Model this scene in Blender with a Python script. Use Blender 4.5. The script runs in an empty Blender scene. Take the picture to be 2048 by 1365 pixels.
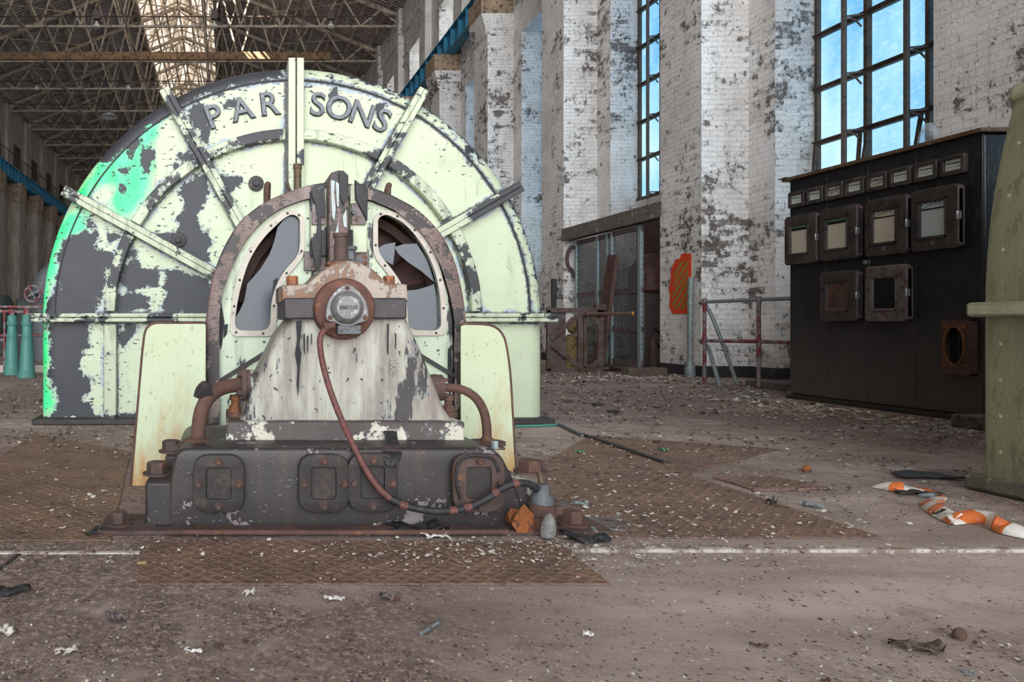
import bpy, bmesh, math, random
import numpy as np
from mathutils import Vector, Matrix
random.seed(7)
PI = math.pi
SC = bpy.context.scene
COL = SC.collection
F = 1450.0            # focal length in pixels of the 2048 wide frame
VX, VY, EYE = 450.0, 650.0, 0.8

def P(px, py, Y): return Vector(((px-VX)*Y/F, Y, EYE-(py-VY)*Y/F))
def G(px, py, z=0.0):
    Y = F*(EYE-z)/(py-VY)
    return Vector(((px-VX)*Y/F, Y, z))

# ------------------------------------------------------------------ node helper
def lin(r, g=None, b=None):
    if g is None: g = b = r
    f = lambda c: (c/255/12.92) if c/255 <= .04045 else ((c/255+.055)/1.055)**2.4
    return (f(r), f(g), f(b), 1.0)

class NT:
    def __init__(s, name):
        s.m = bpy.data.materials.new(name); s.m.use_nodes = True
        s.t = s.m.node_tree; s.t.nodes.clear()
        s.out = s.t.nodes.new('ShaderNodeOutputMaterial')
        s._co = None
    def n(s, t, **kw):
        x = s.t.nodes.new(t)
        for k, v in kw.items(): setattr(x, k, v)
        return x
    def put(s, sock, v):
        if v is None: return
        if hasattr(v, 'is_output'): s.t.links.new(v, sock)
        else: sock.default_value = v
    def co(s):
        if s._co is None: s._co = s.n('ShaderNodeTexCoord').outputs['Object']
        return s._co
    def mapv(s, sc, v=None, loc=(0,0,0)):
        x = s.n('ShaderNodeMapping'); s.put(x.inputs['Vector'], v or s.co())
        x.inputs['Scale'].default_value = sc; x.inputs['Location'].default_value = loc
        return x.outputs[0]
    def noise(s, scale, detail=4, rough=.6, v=None, dist=0):
        x = s.n('ShaderNodeTexNoise'); s.put(x.inputs['Vector'], v or s.co())
        x.inputs['Scale'].default_value = scale; x.inputs['Detail'].default_value = detail
        x.inputs['Roughness'].default_value = rough; x.inputs['Distortion'].default_value = dist
        return x.outputs['Fac']
    def voro(s, scale, v=None, out='Distance', feature='F1'):
        x = s.n('ShaderNodeTexVoronoi', feature=feature); s.put(x.inputs['Vector'], v or s.co())
        x.inputs['Scale'].default_value = scale
        return x.outputs[out]
    def ma(s, op, a, b=None, c=None):
        x = s.n('ShaderNodeMath', operation=op)
        s.put(x.inputs[0], a); s.put(x.inputs[1], b)
        if c is not None: s.put(x.inputs[2], c)
        return x.outputs[0]
    def step(s, v, lo, hi, a=0., b=1.):
        x = s.n('ShaderNodeMapRange'); x.clamp = True
        s.put(x.inputs['Value'], v)
        x.inputs['From Min'].default_value = lo; x.inputs['From Max'].default_value = hi
        x.inputs['To Min'].default_value = a; x.inputs['To Max'].default_value = b
        return x.outputs[0]
    def ramp(s, v, stops):
        x = s.n('ShaderNodeValToRGB'); s.put(x.inputs[0], v); e = x.color_ramp.elements
        while len(e) < len(stops): e.new(.5)
        for k, (p, c) in zip(e, stops): k.position = p; k.color = c
        return x.outputs[0]
    def mix(s, f, a, b, bt='MIX'):
        x = s.n('ShaderNodeMix', data_type='RGBA', blend_type=bt)
        s.put(x.inputs[0], f); s.put(x.inputs[6], a); s.put(x.inputs[7], b)
        return x.outputs[2]
    def attr(s, name):
        x = s.n('ShaderNodeAttribute'); x.attribute_name = name
        return x.outputs['Fac']
    def bump(s, h, st=.5, d=.01, nrm=None):
        x = s.n('ShaderNodeBump'); s.put(x.inputs['Height'], h)
        x.inputs['Strength'].default_value = st; x.inputs['Distance'].default_value = d
        if nrm: s.put(x.inputs['Normal'], nrm)
        return x.outputs[0]
    def bsdf(s, col, rough=.6, metal=0., nrm=None, **kw):
        x = s.n('ShaderNodeBsdfPrincipled')
        s.put(x.inputs['Base Color'], col); s.put(x.inputs['Roughness'], rough); s.put(x.inputs['Metallic'], metal)
        if nrm: s.put(x.inputs['Normal'], nrm)
        for k, v in kw.items(): s.put(x.inputs[k], v)
        s.t.links.new(x.outputs[0], s.out.inputs[0])
        return s.m

M = {}
def simple(name, c, rough=.6, metal=0., var=.25, scale=6, dirt=None, dirt_amt=.5, bump=.2, bd=.004):
    """one base colour with blotchy wear and optional dirt of another colour"""
    n = NT(name)
    a = n.noise(scale, 6, .65)
    c1 = tuple(x*(1-var) for x in c[:3])+(1,); c2 = tuple(min(1, x*(1+var)) for x in c[:3])+(1,)
    col = n.ramp(a, [(.3, c1), (.7, c2)])
    if dirt:
        d = n.noise(scale*2.3, 8, .7)
        col = n.mix(n.step(d, .62-dirt_amt*.25, .70-dirt_amt*.25), col, dirt)
    nb = n.bump(n.noise(scale*7, 5, .7), bump, bd)
    M[name] = n.bsdf(col, rough, metal, nb)
    return M[name]

def peel(name, paint, under, amt=.5, scale=5, edge=lin(150,160,170), rough=.5, stretch=(1,1,1), grime=lin(60,52,46), grime_amt=.3, paint2=None, attr=False, fine=.5, dust=None):
    """old paint with flaked patches showing the coat below, a pale edge round each and tick-like chips"""
    n = NT(name)
    v = n.mapv(stretch)
    f = n.ma('ADD', n.ma('MULTIPLY', n.noise(scale, 7, .62, v), .8), n.ma('MULTIPLY', n.noise(scale*9, 4, .7, v), .2))
    thr = .62-.22*amt
    f = n.ma('SUBTRACT', f, thr)
    chips = n.ma('SUBTRACT', n.noise(scale*8, 3, .6, n.mapv((stretch[0]*.7, stretch[1]*.7, stretch[2]*2.2))), .74-.1*fine)
    if attr:
        a = n.attr('dark')
        wob = n.ma('MULTIPLY', n.ma('SUBTRACT', n.noise(7, 8, .66), .5), .22)
        wob2 = n.ma('MULTIPLY', n.ma('SUBTRACT', n.noise(30, 4, .6), .5), .10)
        f = n.ma('ADD', n.ma('ADD', a, wob), wob2)
        near = n.step(a, -.30, -.02, 0, .10)
        chips = n.ma('ADD', n.ma('SUBTRACT', n.noise(26, 4, .62, n.mapv((.65, 1, 1.5))), .70), near)
    f = n.ma('MAXIMUM', f, chips)
    mask = n.step(f, -.004, .004)
    rim = n.ma('MULTIPLY', n.step(f, -.022, -.006), n.ma('SUBTRACT', 1., mask))
    pc = n.noise(2.2, 6, .6)
    p1 = tuple(x*.86 for x in paint[:3])+(1,)
    base = n.ramp(pc, [(.35, p1), (.65, paint)])
    if attr:
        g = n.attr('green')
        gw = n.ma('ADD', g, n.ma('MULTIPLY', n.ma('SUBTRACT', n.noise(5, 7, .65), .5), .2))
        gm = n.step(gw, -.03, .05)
        gs = n.noise(3, 4, .6, n.mapv((2, 2, .6)))
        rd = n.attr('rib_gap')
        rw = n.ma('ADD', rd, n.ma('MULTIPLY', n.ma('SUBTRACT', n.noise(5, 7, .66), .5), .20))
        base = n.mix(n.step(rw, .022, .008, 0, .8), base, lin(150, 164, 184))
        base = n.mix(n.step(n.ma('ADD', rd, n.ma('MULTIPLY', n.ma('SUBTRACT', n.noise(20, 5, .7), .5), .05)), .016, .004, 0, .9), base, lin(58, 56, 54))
        base = n.mix(gm, base, n.ramp(gs, [(.35, lin(92, 245, 170)), (.65, lin(40, 232, 130))]))  # vivid green light mixed into the paint colour
    if paint2: base = n.mix(n.step(n.noise(1.7, 5, .6, n.mapv((1.3, 1.3, .4))), .45, .62), base, paint2)
    st = n.noise(5, 6, .7, n.mapv((2.2, 2.2, .35)))
    base = n.mix(n.step(st, .60-.22*grime_amt, .85-.2*grime_amt, 0, .75), base, grime)
    base = n.mix(n.ma('MULTIPLY', rim, .55), base, edge)
    u2 = tuple(x*1.45+.002 for x in under[:3])+(1,)
    un = n.ramp(n.noise(6, 5, .6), [(.3, under), (.75, u2)])
    col = n.mix(mask, base, un)
    if dust:
        zc = n.n('ShaderNodeSeparateXYZ'); n.put(zc.inputs[0], n.co())
        dz = n.ma('ADD', zc.outputs[2], n.ma('MULTIPLY', n.ma('SUBTRACT', n.noise(4, 7, .7), .5), .9))
        col = n.mix(n.step(dz, 1.0, .15, 0, .8), col, dust)
        col = n.mix(n.step(n.noise(38, 5, .75), .64, .72, 0, .6), col, dust)
    h = n.ma('ADD', n.ma('MULTIPLY', n.ma('SUBTRACT', 1., n.step(f, -.012, .004)), 1.), n.ma('MULTIPLY', n.noise(60, 4, .6), .25))
    M[name] = n.bsdf(col, n.step(mask, 0, 1, rough, .55), 0, n.bump(h, .55, .006))
    return M[name]

CREAM = lin(194, 205, 176); SLATE = lin(42, 44, 50)
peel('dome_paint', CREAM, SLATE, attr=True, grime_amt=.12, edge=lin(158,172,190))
peel('cream_peel', lin(196,206,178), SLATE, amt=.28, scale=4, grime_amt=.2)
peel('cream_rib', lin(190,198,172), lin(46,46,50), amt=.42, scale=3.2, grime_amt=.45, fine=.8)
peel('hood_paint', lin(194,207,183), lin(48,48,54), amt=.2, scale=3.5, grime_amt=.3, fine=.9, stretch=(1.6,1.6,.6))
peel('rim_wood', lin(104,84,80), lin(52,46,48), amt=.5, scale=7, grime_amt=.5, fine=1.3, grime=lin(66,54,52), paint2=lin(150,138,132), edge=lin(200,180,170))
peel('pedestal_paint', lin(196,198,184), lin(58,55,55), amt=.2, scale=4, grime_amt=1.15, grime=lin(98,84,78), fine=.9, stretch=(1.6,1.6,.45), paint2=lin(150,138,130))
peel('bearing_paint', lin(168,156,144), lin(112,84,64), amt=.5, scale=7, grime_amt=.6, grime=lin(120,92,70))
peel('flange_paint', lin(80,72,70), lin(176,172,158), amt=.28, scale=7, grime_amt=.5, grime=lin(60,48,42))
peel('base_black', lin(50,45,46), lin(112,104,106), amt=.2, scale=6, grime_amt=.45, grime=lin(76,58,50), edge=lin(30,27,28), rough=.45, fine=.9)
peel('sage_wood', lin(158,160,132), lin(122,120,96), amt=.28, scale=17, grime_amt=.5, grime=lin(116,112,92), stretch=(2.4,1.2,.3), edge=lin(172,174,144), fine=1.2)
peel('black_panel', lin(38,38,42), lin(26,32,31), amt=.35, scale=2, grime_amt=.25, grime=lin(60,54,56), edge=lin(46,46,50), stretch=(1.5,1.5,.4), rough=.3, fine=.3, dust=lin(86,76,74))
peel('instrument_black', lin(68,60,58), lin(44,40,40), amt=.4, scale=7, grime_amt=.5, grime=lin(96,84,80), edge=lin(70,62,60), rough=.38)
peel('blue_girder', lin(44,130,166), lin(36,92,118), amt=.4, scale=3, grime_amt=.3, grime=lin(40,56,66), edge=lin(90,130,150))
peel('red_paint', lin(126,42,48), lin(112,106,108), amt=.55, scale=9, grime_amt=.3, edge=lin(120,80,80))
peel('teal_paint', lin(74,138,128), lin(64,112,104), amt=.3, scale=4, grime_amt=.4, grime=lin(82,92,84), edge=lin(90,140,130))
peel('green_lattice', lin(96,84,84), lin(72,52,44), amt=.5, scale=6, grime_amt=.5, grime=lin(84,52,40), edge=lin(104,92,90))
def guard_mat():
    n = NT('guard_paint')
    z = n.n('ShaderNodeSeparateXYZ'); n.put(z.inputs[0], n.co())
    low = n.step(z.outputs[2], .02, .55, .26, 0)
    a = n.ma('ADD', n.noise(3.5, 7, .65, n.mapv((1.5, 1.5, .35))), low)
    base = n.ramp(n.noise(2, 5, .6), [(.3, lin(178,189,156)), (.7, lin(192,203,174))])
    spk = n.noise(45, 4, .7, n.mapv((1, 1, .5)))
    base = n.mix(n.step(spk, .60, .70, 0, .7), base, lin(120,112,84))
    col = n.mix(n.step(a, .56, .74, 0, .9), base, lin(176,128,66))
    col = n.mix(n.step(a, .72, .86, 0, .9), col, lin(112,64,34))
    M['guard_paint'] = n.bsdf(col, .5, 0, n.bump(spk, .2, .003))
guard_mat()
simple('rust', lin(88,64,56), .85, 0, .4, 9, lin(120,84,60), .15, .5)
simple('rust_dark', lin(80,64,60), .8, 0, .35, 9, lin(122,78,56), .2, .4)
simple('rust_bright', lin(134,88,58), .85, 0, .35, 12, lin(96,64,50), .5, .6)
simple('rust_orange', lin(150,88,44), .85, 0, .4, 9, lin(96,62,44), .5, .8, .01)
simple('cover_iron', lin(42,37,36), .6, 0, .3, 8, lin(68,54,47), .3, .4)
simple('hub_rust', lin(92,60,50), .75, 0, .35, 10, lin(128,84,58), .25, .4)
simple('cast_grey', lin(122,122,122), .5, .3, .25, 16, lin(176,178,176), .25, .4)
simple('steel_plate', lin(112,104,104), .6, .3, .3, 12, lin(96,66,56), .4, .3)
simple('band_dark', lin(54,50,54), .5, 0, .3, 12, lin(84,72,70), .3, .4)
simple('frame_grey', lin(172,166,156), .5, .2, .12, 10, lin(120,112,104), .1, .15)
simple('letter_metal', lin(112,116,122), .55, .2, .25, 20, lin(78,80,86), .35, .3)
simple('maroon', lin(104,70,66), .6, 0, .3, 4, lin(70,50,48), .4, .3)
simple('soot', lin(40,36,36), .8, 0, .3, 5)
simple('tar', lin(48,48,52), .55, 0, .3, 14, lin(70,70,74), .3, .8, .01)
simple('hose_rust', lin(108,66,60), .6, 0, .25, 30, lin(72,54,54), .4, .4)
simple('hole_dark', lin(26,24,24), .8)
simple('brass_dark', lin(96,82,60), .6, .3, .3, 12, lin(60,50,44), .4, .4)
simple('truss_steel', lin(178,166,150), .7, 0, .3, 3, lin(96,70,54), .35, .3)
simple('purlin', lin(196,182,168), .75, 0, .35, 2, lin(84,58,44), .35, .3)
simple('galvanised', lin(140,150,152), .5, .3, .2, 14, lin(104,110,112), .4, .3)
simple('frame_cyan', lin(150,166,170), .5, .2, .2, 14, lin(104,110,112), .3, .3)
simple('mesh_grey', lin(86,88,90), .6, .2, .25, 14)
simple('wood_dark', lin(88,64,58), .8, 0, .3, 6, lin(56,42,40), .4, .5)
simple('timber_grey', lin(96,84,74), .85, 0, .3, 9, lin(70,58,50), .4, .5)
simple('window_steel', lin(86,70,58), .7, 0, .3, 6, lin(58,48,42), .4, .4)
simple('opener_steel', lin(112,100,92), .65, 0, .25, 8, lin(80,66,58), .3, .3)
simple('lid_edge', lin(92,70,52), .7, 0, .3, 9, lin(112,122,96), .25, .3)
simple('chrome', lin(196,200,206), .3, .8, .1, 20)
simple('dark_iron', lin(48,44,44), .6, 0, .3, 8, lin(76,58,50), .3, .4)
simple('black_rubber', lin(38,38,42), .55, 0, .3, 20, lin(64,60,60), .3, .5)
simple('paper', lin(192,184,168), .8, 0, .08, 6, lin(160,150,134), .15, .1)
simple('paper_blue', lin(176,188,188), .8, 0, .08, 6, lin(150,160,160), .15, .1)
simple('dial', lin(206,214,210), .7, 0, .1, 20, lin(150,150,140), .2, .1)
simple('dial_stained', lin(214,210,202), .7, 0, .1, 30, lin(96,62,44), .55, .1)
simple('dial_ink', lin(30,30,32), .7)
simple('black_glass', lin(20,22,24), .15, 0, .2, 4)
simple('brown_pane', lin(92,66,58), .4, 0, .2, 4, lin(60,48,46), .3)
simple('green_tag', lin(96,134,116), .6)
simple('white_chip', lin(206,200,188), .8, 0, .1, 30)
simple('grey_stone', lin(150,150,148), .8, 0, .3, 30, lin(90,86,82), .3, .8, .01)
simple('concrete_block', lin(104,94,86), .9, 0, .25, 9, lin(70,60,54), .4, .6, .01)
simple('concrete_pad', lin(96,88,78), .9, 0, .3, 8, lin(150,146,120), .2, .6, .01)
simple('brown_chip', lin(84,62,52), .85, 0, .3, 30)
simple('lamp_glass', lin(226,224,214), .3, 0, .05, 9)
simple('lamp_white', lin(220,220,216), .5, 0, .1, 9)
simple('grey_lead', lin(96,100,104), .6, .2, .25, 18, lin(62,60,62), .3, .4)
simple('ochre_iron', lin(150,128,84), .8, 0, .3, 9, lin(88,72,50), .4, .6)
simple('yellow_paint', lin(196,146,46), .6)
simple('leaf_green', lin(88,124,96), .7)
simple('tape_white', lin(214,208,204), .45, 0, .12, 9, lin(170,156,150), .2)
simple('clear_plastic_grey', lin(150,156,162), .2, 0, .2, 12)
# dusty glass, partly see-through
def glass(name, col, alpha, rough=.18):
    n = NT(name)
    d = n.noise(9, 6, .65)
    c = n.ramp(d, [(.35, tuple(x*.8 for x in col[:3])+(1,)), (.7, col)])
    M[name] = n.bsdf(c, rough, 0, None, Alpha=alpha)
glass('dusty_glass', lin(54,60,72), .9)
glass('shard_glass', lin(84,90,100), .82)
glass('plastic_sheet', lin(190,200,210), .35, .12)
def mesh_pane():
    n = NT('wire_infill')   # expanded metal: real openings cut by alpha in a diamond pattern
    s = n.n('ShaderNodeSeparateXYZ'); n.put(s.inputs[0], n.co())
    a = n.ma('ADD', n.ma('MULTIPLY', s.outputs[1], 1/.06), n.ma('MULTIPLY', s.outputs[2], 1/.095))
    b = n.ma('SUBTRACT', n.ma('MULTIPLY', s.outputs[1], 1/.06), n.ma('MULTIPLY', s.outputs[2], 1/.095))
    fa = n.ma('ABSOLUTE', n.ma('SUBTRACT', n.ma('FRACT', a), .5)); fb = n.ma('ABSOLUTE', n.ma('SUBTRACT', n.ma('FRACT', b), .5))
    wire = n.ma('GREATER_THAN', n.ma('MAXIMUM', fa, fb), .37)
    M['wire_infill'] = n.bsdf(lin(112,114,116), .55, .2, None, Alpha=wire)
mesh_pane()
def emis(name, build):
    n = NT(name); col, st = build(n)
    e = n.n('ShaderNodeEmission'); n.put(e.inputs[0], col); n.put(e.inputs[1], st)
    n.t.links.new(e.outputs[0], n.out.inputs[0]); M[name] = n.m
def blue_pane(n):
    a = n.noise(.9, 5, .55, n.mapv((1, 1, .5))); b = n.noise(12, 6, .75, n.mapv((1, .6, 1.6)), .6)
    c = n.ramp(a, [(.30, lin(84,160,212)), (.5, lin(148,202,238)), (.7, lin(190,226,246))])
    c = n.mix(n.step(b, .5, .75, 0, .45), c, lin(226,242,250))
    return c, 1.4
emis('window_daylight', blue_pane)
def white_pane(n): return n.ramp(n.noise(2, 4, .6), [(.3, lin(225,235,240)), (.7, lin(255,255,255))]), 2.6
emis('clerestory_daylight', white_pane)
def sky_pane(n):
    a = n.noise(1.3, 7, .7, n.mapv((1.6, .18, 1.6)))
    return n.ramp(a, [(.34, lin(70,58,48)), (.48, lin(170,152,132)), (.62, lin(250,240,222))]), 2.0
emis('roof_daylight', sky_pane)

def brick():
    n = NT('painted_brick')
    g = n.n('ShaderNodeNewGeometry'); sn = n.n('ShaderNodeSeparateXYZ'); n.put(sn.inputs[0], g.outputs['Normal'])
    sc = n.n('ShaderNodeSeparateXYZ'); n.put(sc.inputs[0], n.co())
    side = n.ma('GREATER_THAN', n.ma('ABSOLUTE', sn.outputs[0]), .5)
    mu = n.n('ShaderNodeMix', data_type='FLOAT'); n.put(mu.inputs[0], side); n.put(mu.inputs[2], sc.outputs[0]); n.put(mu.inputs[3], sc.outputs[1])
    cv = n.n('ShaderNodeCombineXYZ'); n.put(cv.inputs[0], mu.outputs[0]); n.put(cv.inputs[1], sc.outputs[2])
    b = n.n('ShaderNodeTexBrick'); n.put(b.inputs['Vector'], cv.outputs[0])
    b.inputs['Scale'].default_value = 1; b.inputs['Brick Width'].default_value = .24; b.inputs['Row Height'].default_value = .08
    b.inputs['Mortar Size'].default_value = .008; b.inputs['Mortar Smooth'].default_value = .3
    b.inputs['Color1'].default_value = lin(74,58,52); b.inputs['Color2'].default_value = lin(120,112,108); b.inputs['Mortar'].default_value = lin(96,90,84)
    big = n.noise(.8, 6, .65, n.mapv((1, 1, .5))); fine = n.noise(14, 6, .7); mid = n.noise(3.5, 6, .7)
    f = n.ma('ADD', n.ma('ADD', n.ma('MULTIPLY', big, .45), n.ma('MULTIPLY', mid, .35)), n.ma('MULTIPLY', fine, .2))
    low = n.step(sc.outputs[2], 0, .6, .05, 0)
    bw = n.n('ShaderNodeTexBrick'); n.put(bw.inputs['Vector'], cv.outputs[0])
    for k_, v_ in (('Scale', 1), ('Brick Width', .24), ('Row Height', .08), ('Mortar Size', 0.)): bw.inputs[k_].default_value = v_
    bw.inputs['Color1'].default_value = (0,0,0,1); bw.inputs['Color2'].default_value = (1,1,1,1)
    low = n.ma('ADD', low, n.ma('MULTIPLY', n.ma('SUBTRACT', bw.outputs['Color'], .5), .08))
    f = n.ma('ADD', f, low)
    mask = n.step(f, .56, .575)
    ch = n.step(n.noise(22, 4, .7, n.mapv((.8, .8, 1.4))), .64, .66)
    paint = n.ramp(n.noise(1.5, 6, .65), [(.3, lin(206,202,198)), (.55, lin(232,230,228)), (.8, lin(244,244,244))])
    paint = n.mix(n.step(n.noise(6, 6, .7, n.mapv((1, 1, .3))), .55, .8, 0, .5), paint, lin(120,110,100))
    paint = n.mix(n.ma('MULTIPLY', ch, .7), paint, lin(104,98,94))
    col = n.mix(mask, paint, b.outputs['Color'])
    fk = n.noise(17, 5, .62, n.mapv((1, 1, .6), None, (5, 3, 1)))
    fkm = n.step(fk, .635, .65)
    col = n.mix(n.ma('MULTIPLY', fkm, .85), col, lin(236,232,226))
    dk = n.step(n.noise(17, 5, .62, n.mapv((1, 1, .6), None, (5.012, 3.012, 1.012))), .635, .65)
    col = n.mix(n.ma('MULTIPLY', n.ma('SUBTRACT', 1., fkm), n.ma('MULTIPLY', dk, .75)), col, lin(64,56,52))
    h = n.ma('ADD', n.ma('MULTIPLY', b.outputs['Fac'], -.7), n.ma('ADD', n.ma('MULTIPLY', n.step(f, .535, .575), -.9), n.ma('ADD', n.ma('MULTIPLY', ch, -.5), n.ma('MULTIPLY', n.noise(40, 4, .7), .5))))
    M['painted_brick'] = n.bsdf(col, .75, 0, n.bump(h, .9, .02))
brick()
def plaster():
    n = NT('left_wall_render')
    s = n.noise(3, 7, .7, n.mapv((1.4, 1.4, .25)))
    col = n.ramp(s, [(.3, lin(118,106,96)), (.55, lin(166,156,144)), (.8, lin(206,198,190))])
    M['left_wall_render'] = n.bsdf(col, .8, 0, n.bump(n.noise(9, 5, .7), .4, .03))
plaster()
def roof():
    n = NT('roof_sheet')
    sc = n.n('ShaderNodeSeparateXYZ'); n.put(sc.inputs[0], n.co())
    w = n.ma('SINE', n.ma('MULTIPLY', sc.outputs[1], 2*PI/.26))
    a = n.noise(1.2, 7, .7, n.mapv((.35, 2.2, 1)))
    col = n.ramp(a, [(.3, lin(140,130,128)), (.5, lin(178,168,164)), (.75, lin(214,204,196))])
    M['roof_sheet'] = n.bsdf(col, .65, .0, n.bump(w, .8, .05))
roof()
def floor():
    n = NT('floor_dirt')
    a = n.noise(.55, 7, .62); b = n.noise(7, 7, .7); c = n.noise(55, 5, .75); d = n.noise(1.3, 6, .62, n.mapv((.55, 1.6, 1)))
    col = n.ramp(d, [(.30, lin(124,108,102)), (.48, lin(158,142,135)), (.66, lin(190,175,168))])
    dirt = n.ma('ADD', n.ma('MULTIPLY', a, .55), n.ma('ADD', n.ma('MULTIPLY', b, .25), n.ma('MULTIPLY', c, .2)))
    sx = n.n('ShaderNodeSeparateXYZ'); n.put(sx.inputs[0], n.co())
    dirt = n.ma('ADD', dirt, n.step(n.ma('ADD', sx.outputs[1], n.ma('MULTIPLY', a, 3)), -32.2, -27.5, 0, .055))   # more dirt towards the wall and the back
    dm = n.step(dirt, .455, .535, 0, .95)
    col = n.mix(dm, col, n.ramp(c, [(.32, lin(58,48,45)), (.5, lin(120,102,95)), (.66, lin(184,164,152))]))
    spk = n.step(n.voro(62), .17, .13); spn = n.step(n.noise(2.2, 5, .65), .40, .60)
    col = n.mix(n.ma('MULTIPLY', spk, n.ma('MULTIPLY', spn, .8)), col, lin(200,188,176))
    spk2 = n.step(n.voro(48, n.mapv((1, .8, 1), None, (3.3, 1.7, 0))), .21, .16)
    col = n.mix(n.ma('MULTIPLY', spk2, n.step(b, .40, .56, 0, .85)), col, lin(58,44,40))
    h = n.ma('ADD', n.ma('MULTIPLY', c, .7), n.ma('MULTIPLY', b, .6))
    M['floor_dirt'] = n.bsdf(col, .85, 0, n.bump(h, .6, .012))
floor()
def checker():
    n = NT('checker_plate')
    sc = n.n('ShaderNodeSeparateXYZ'); n.put(sc.inputs[0], n.co())
    k = 1/.032
    u = n.ma('MULTIPLY', n.ma('ADD', sc.outputs[0], sc.outputs[1]), k); v = n.ma('MULTIPLY', n.ma('SUBTRACT', sc.outputs[0], sc.outputs[1]), k)
    su = n.ma('ABSOLUTE', n.ma('SINE', n.ma('MULTIPLY', u, PI/2))); sv = n.ma('ABSOLUTE', n.ma('SINE', n.ma('MULTIPLY', v, PI/2)))
    h = n.ma('MAXIMUM', n.ma('POWER', su, 6.), n.ma('POWER', sv, 6.))
    b = n.noise(4, 7, .65); c = n.noise(60, 5, .75)
    col = n.ramp(b, [(.32, lin(98,80,72)), (.5, lin(128,104,92)), (.68, lin(150,120,100))])
    col = n.mix(n.step(c, .48, .62, 0, .75), col, lin(70,54,48))
    col = n.mix(n.ma('MULTIPLY', h, .25), col, lin(150,118,96))
    spk = n.step(n.voro(85), .13, .10)
    col = n.mix(n.ma('MULTIPLY', spk, n.step(n.noise(2.5, 4, .6), .42, .6, 0, .8)), col, lin(206,190,172))
    M['checker_plate'] = n.bsdf(col, .75, .1, n.bump(n.ma('ADD', h, n.ma('MULTIPLY', c, .6)), .6, .006))
checker()
def sign():
    n = NT('hazard_stripes')
    sc = n.n('ShaderNodeSeparateXYZ'); n.put(sc.inputs[0], n.co())
    u = n.ma('FRACT', n.ma('MULTIPLY', n.ma('ADD', n.ma('MULTIPLY', sc.outputs[1], .97), n.ma('MULTIPLY', sc.outputs[2], 1.)), 1/.145))
    m = n.step(n.ma('ADD', u, n.ma('MULTIPLY', n.noise(16, 5, .7), .12)), .48, .52)
    M['hazard_stripes'] = n.bsdf(n.mix(m, lin(208,70,34), lin(146,128,58)), .6)
    simple('sign_orange', lin(212,68,32), .6, 0, .1, 8)
    n = NT('tape_stripes')
    t = n.n('ShaderNodeUVMap'); s2 = n.n('ShaderNodeSeparateXYZ'); n.put(s2.inputs[0], t.outputs[0])
    u = n.ma('FRACT', n.ma('ADD', n.ma('MULTIPLY', s2.outputs[0], 6.5), n.ma('MULTIPLY', s2.outputs[1], .45)))
    m = n.step(u, .5, .53); d = n.noise(14, 6, .7)
    c = n.mix(m, lin(226,220,214), lin(222,120,64)); c = n.mix(n.step(d, .52, .75, 0, .5), c, lin(140,112,96))
    M['tape_stripes'] = n.bsdf(c, .4)
sign()
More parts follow.
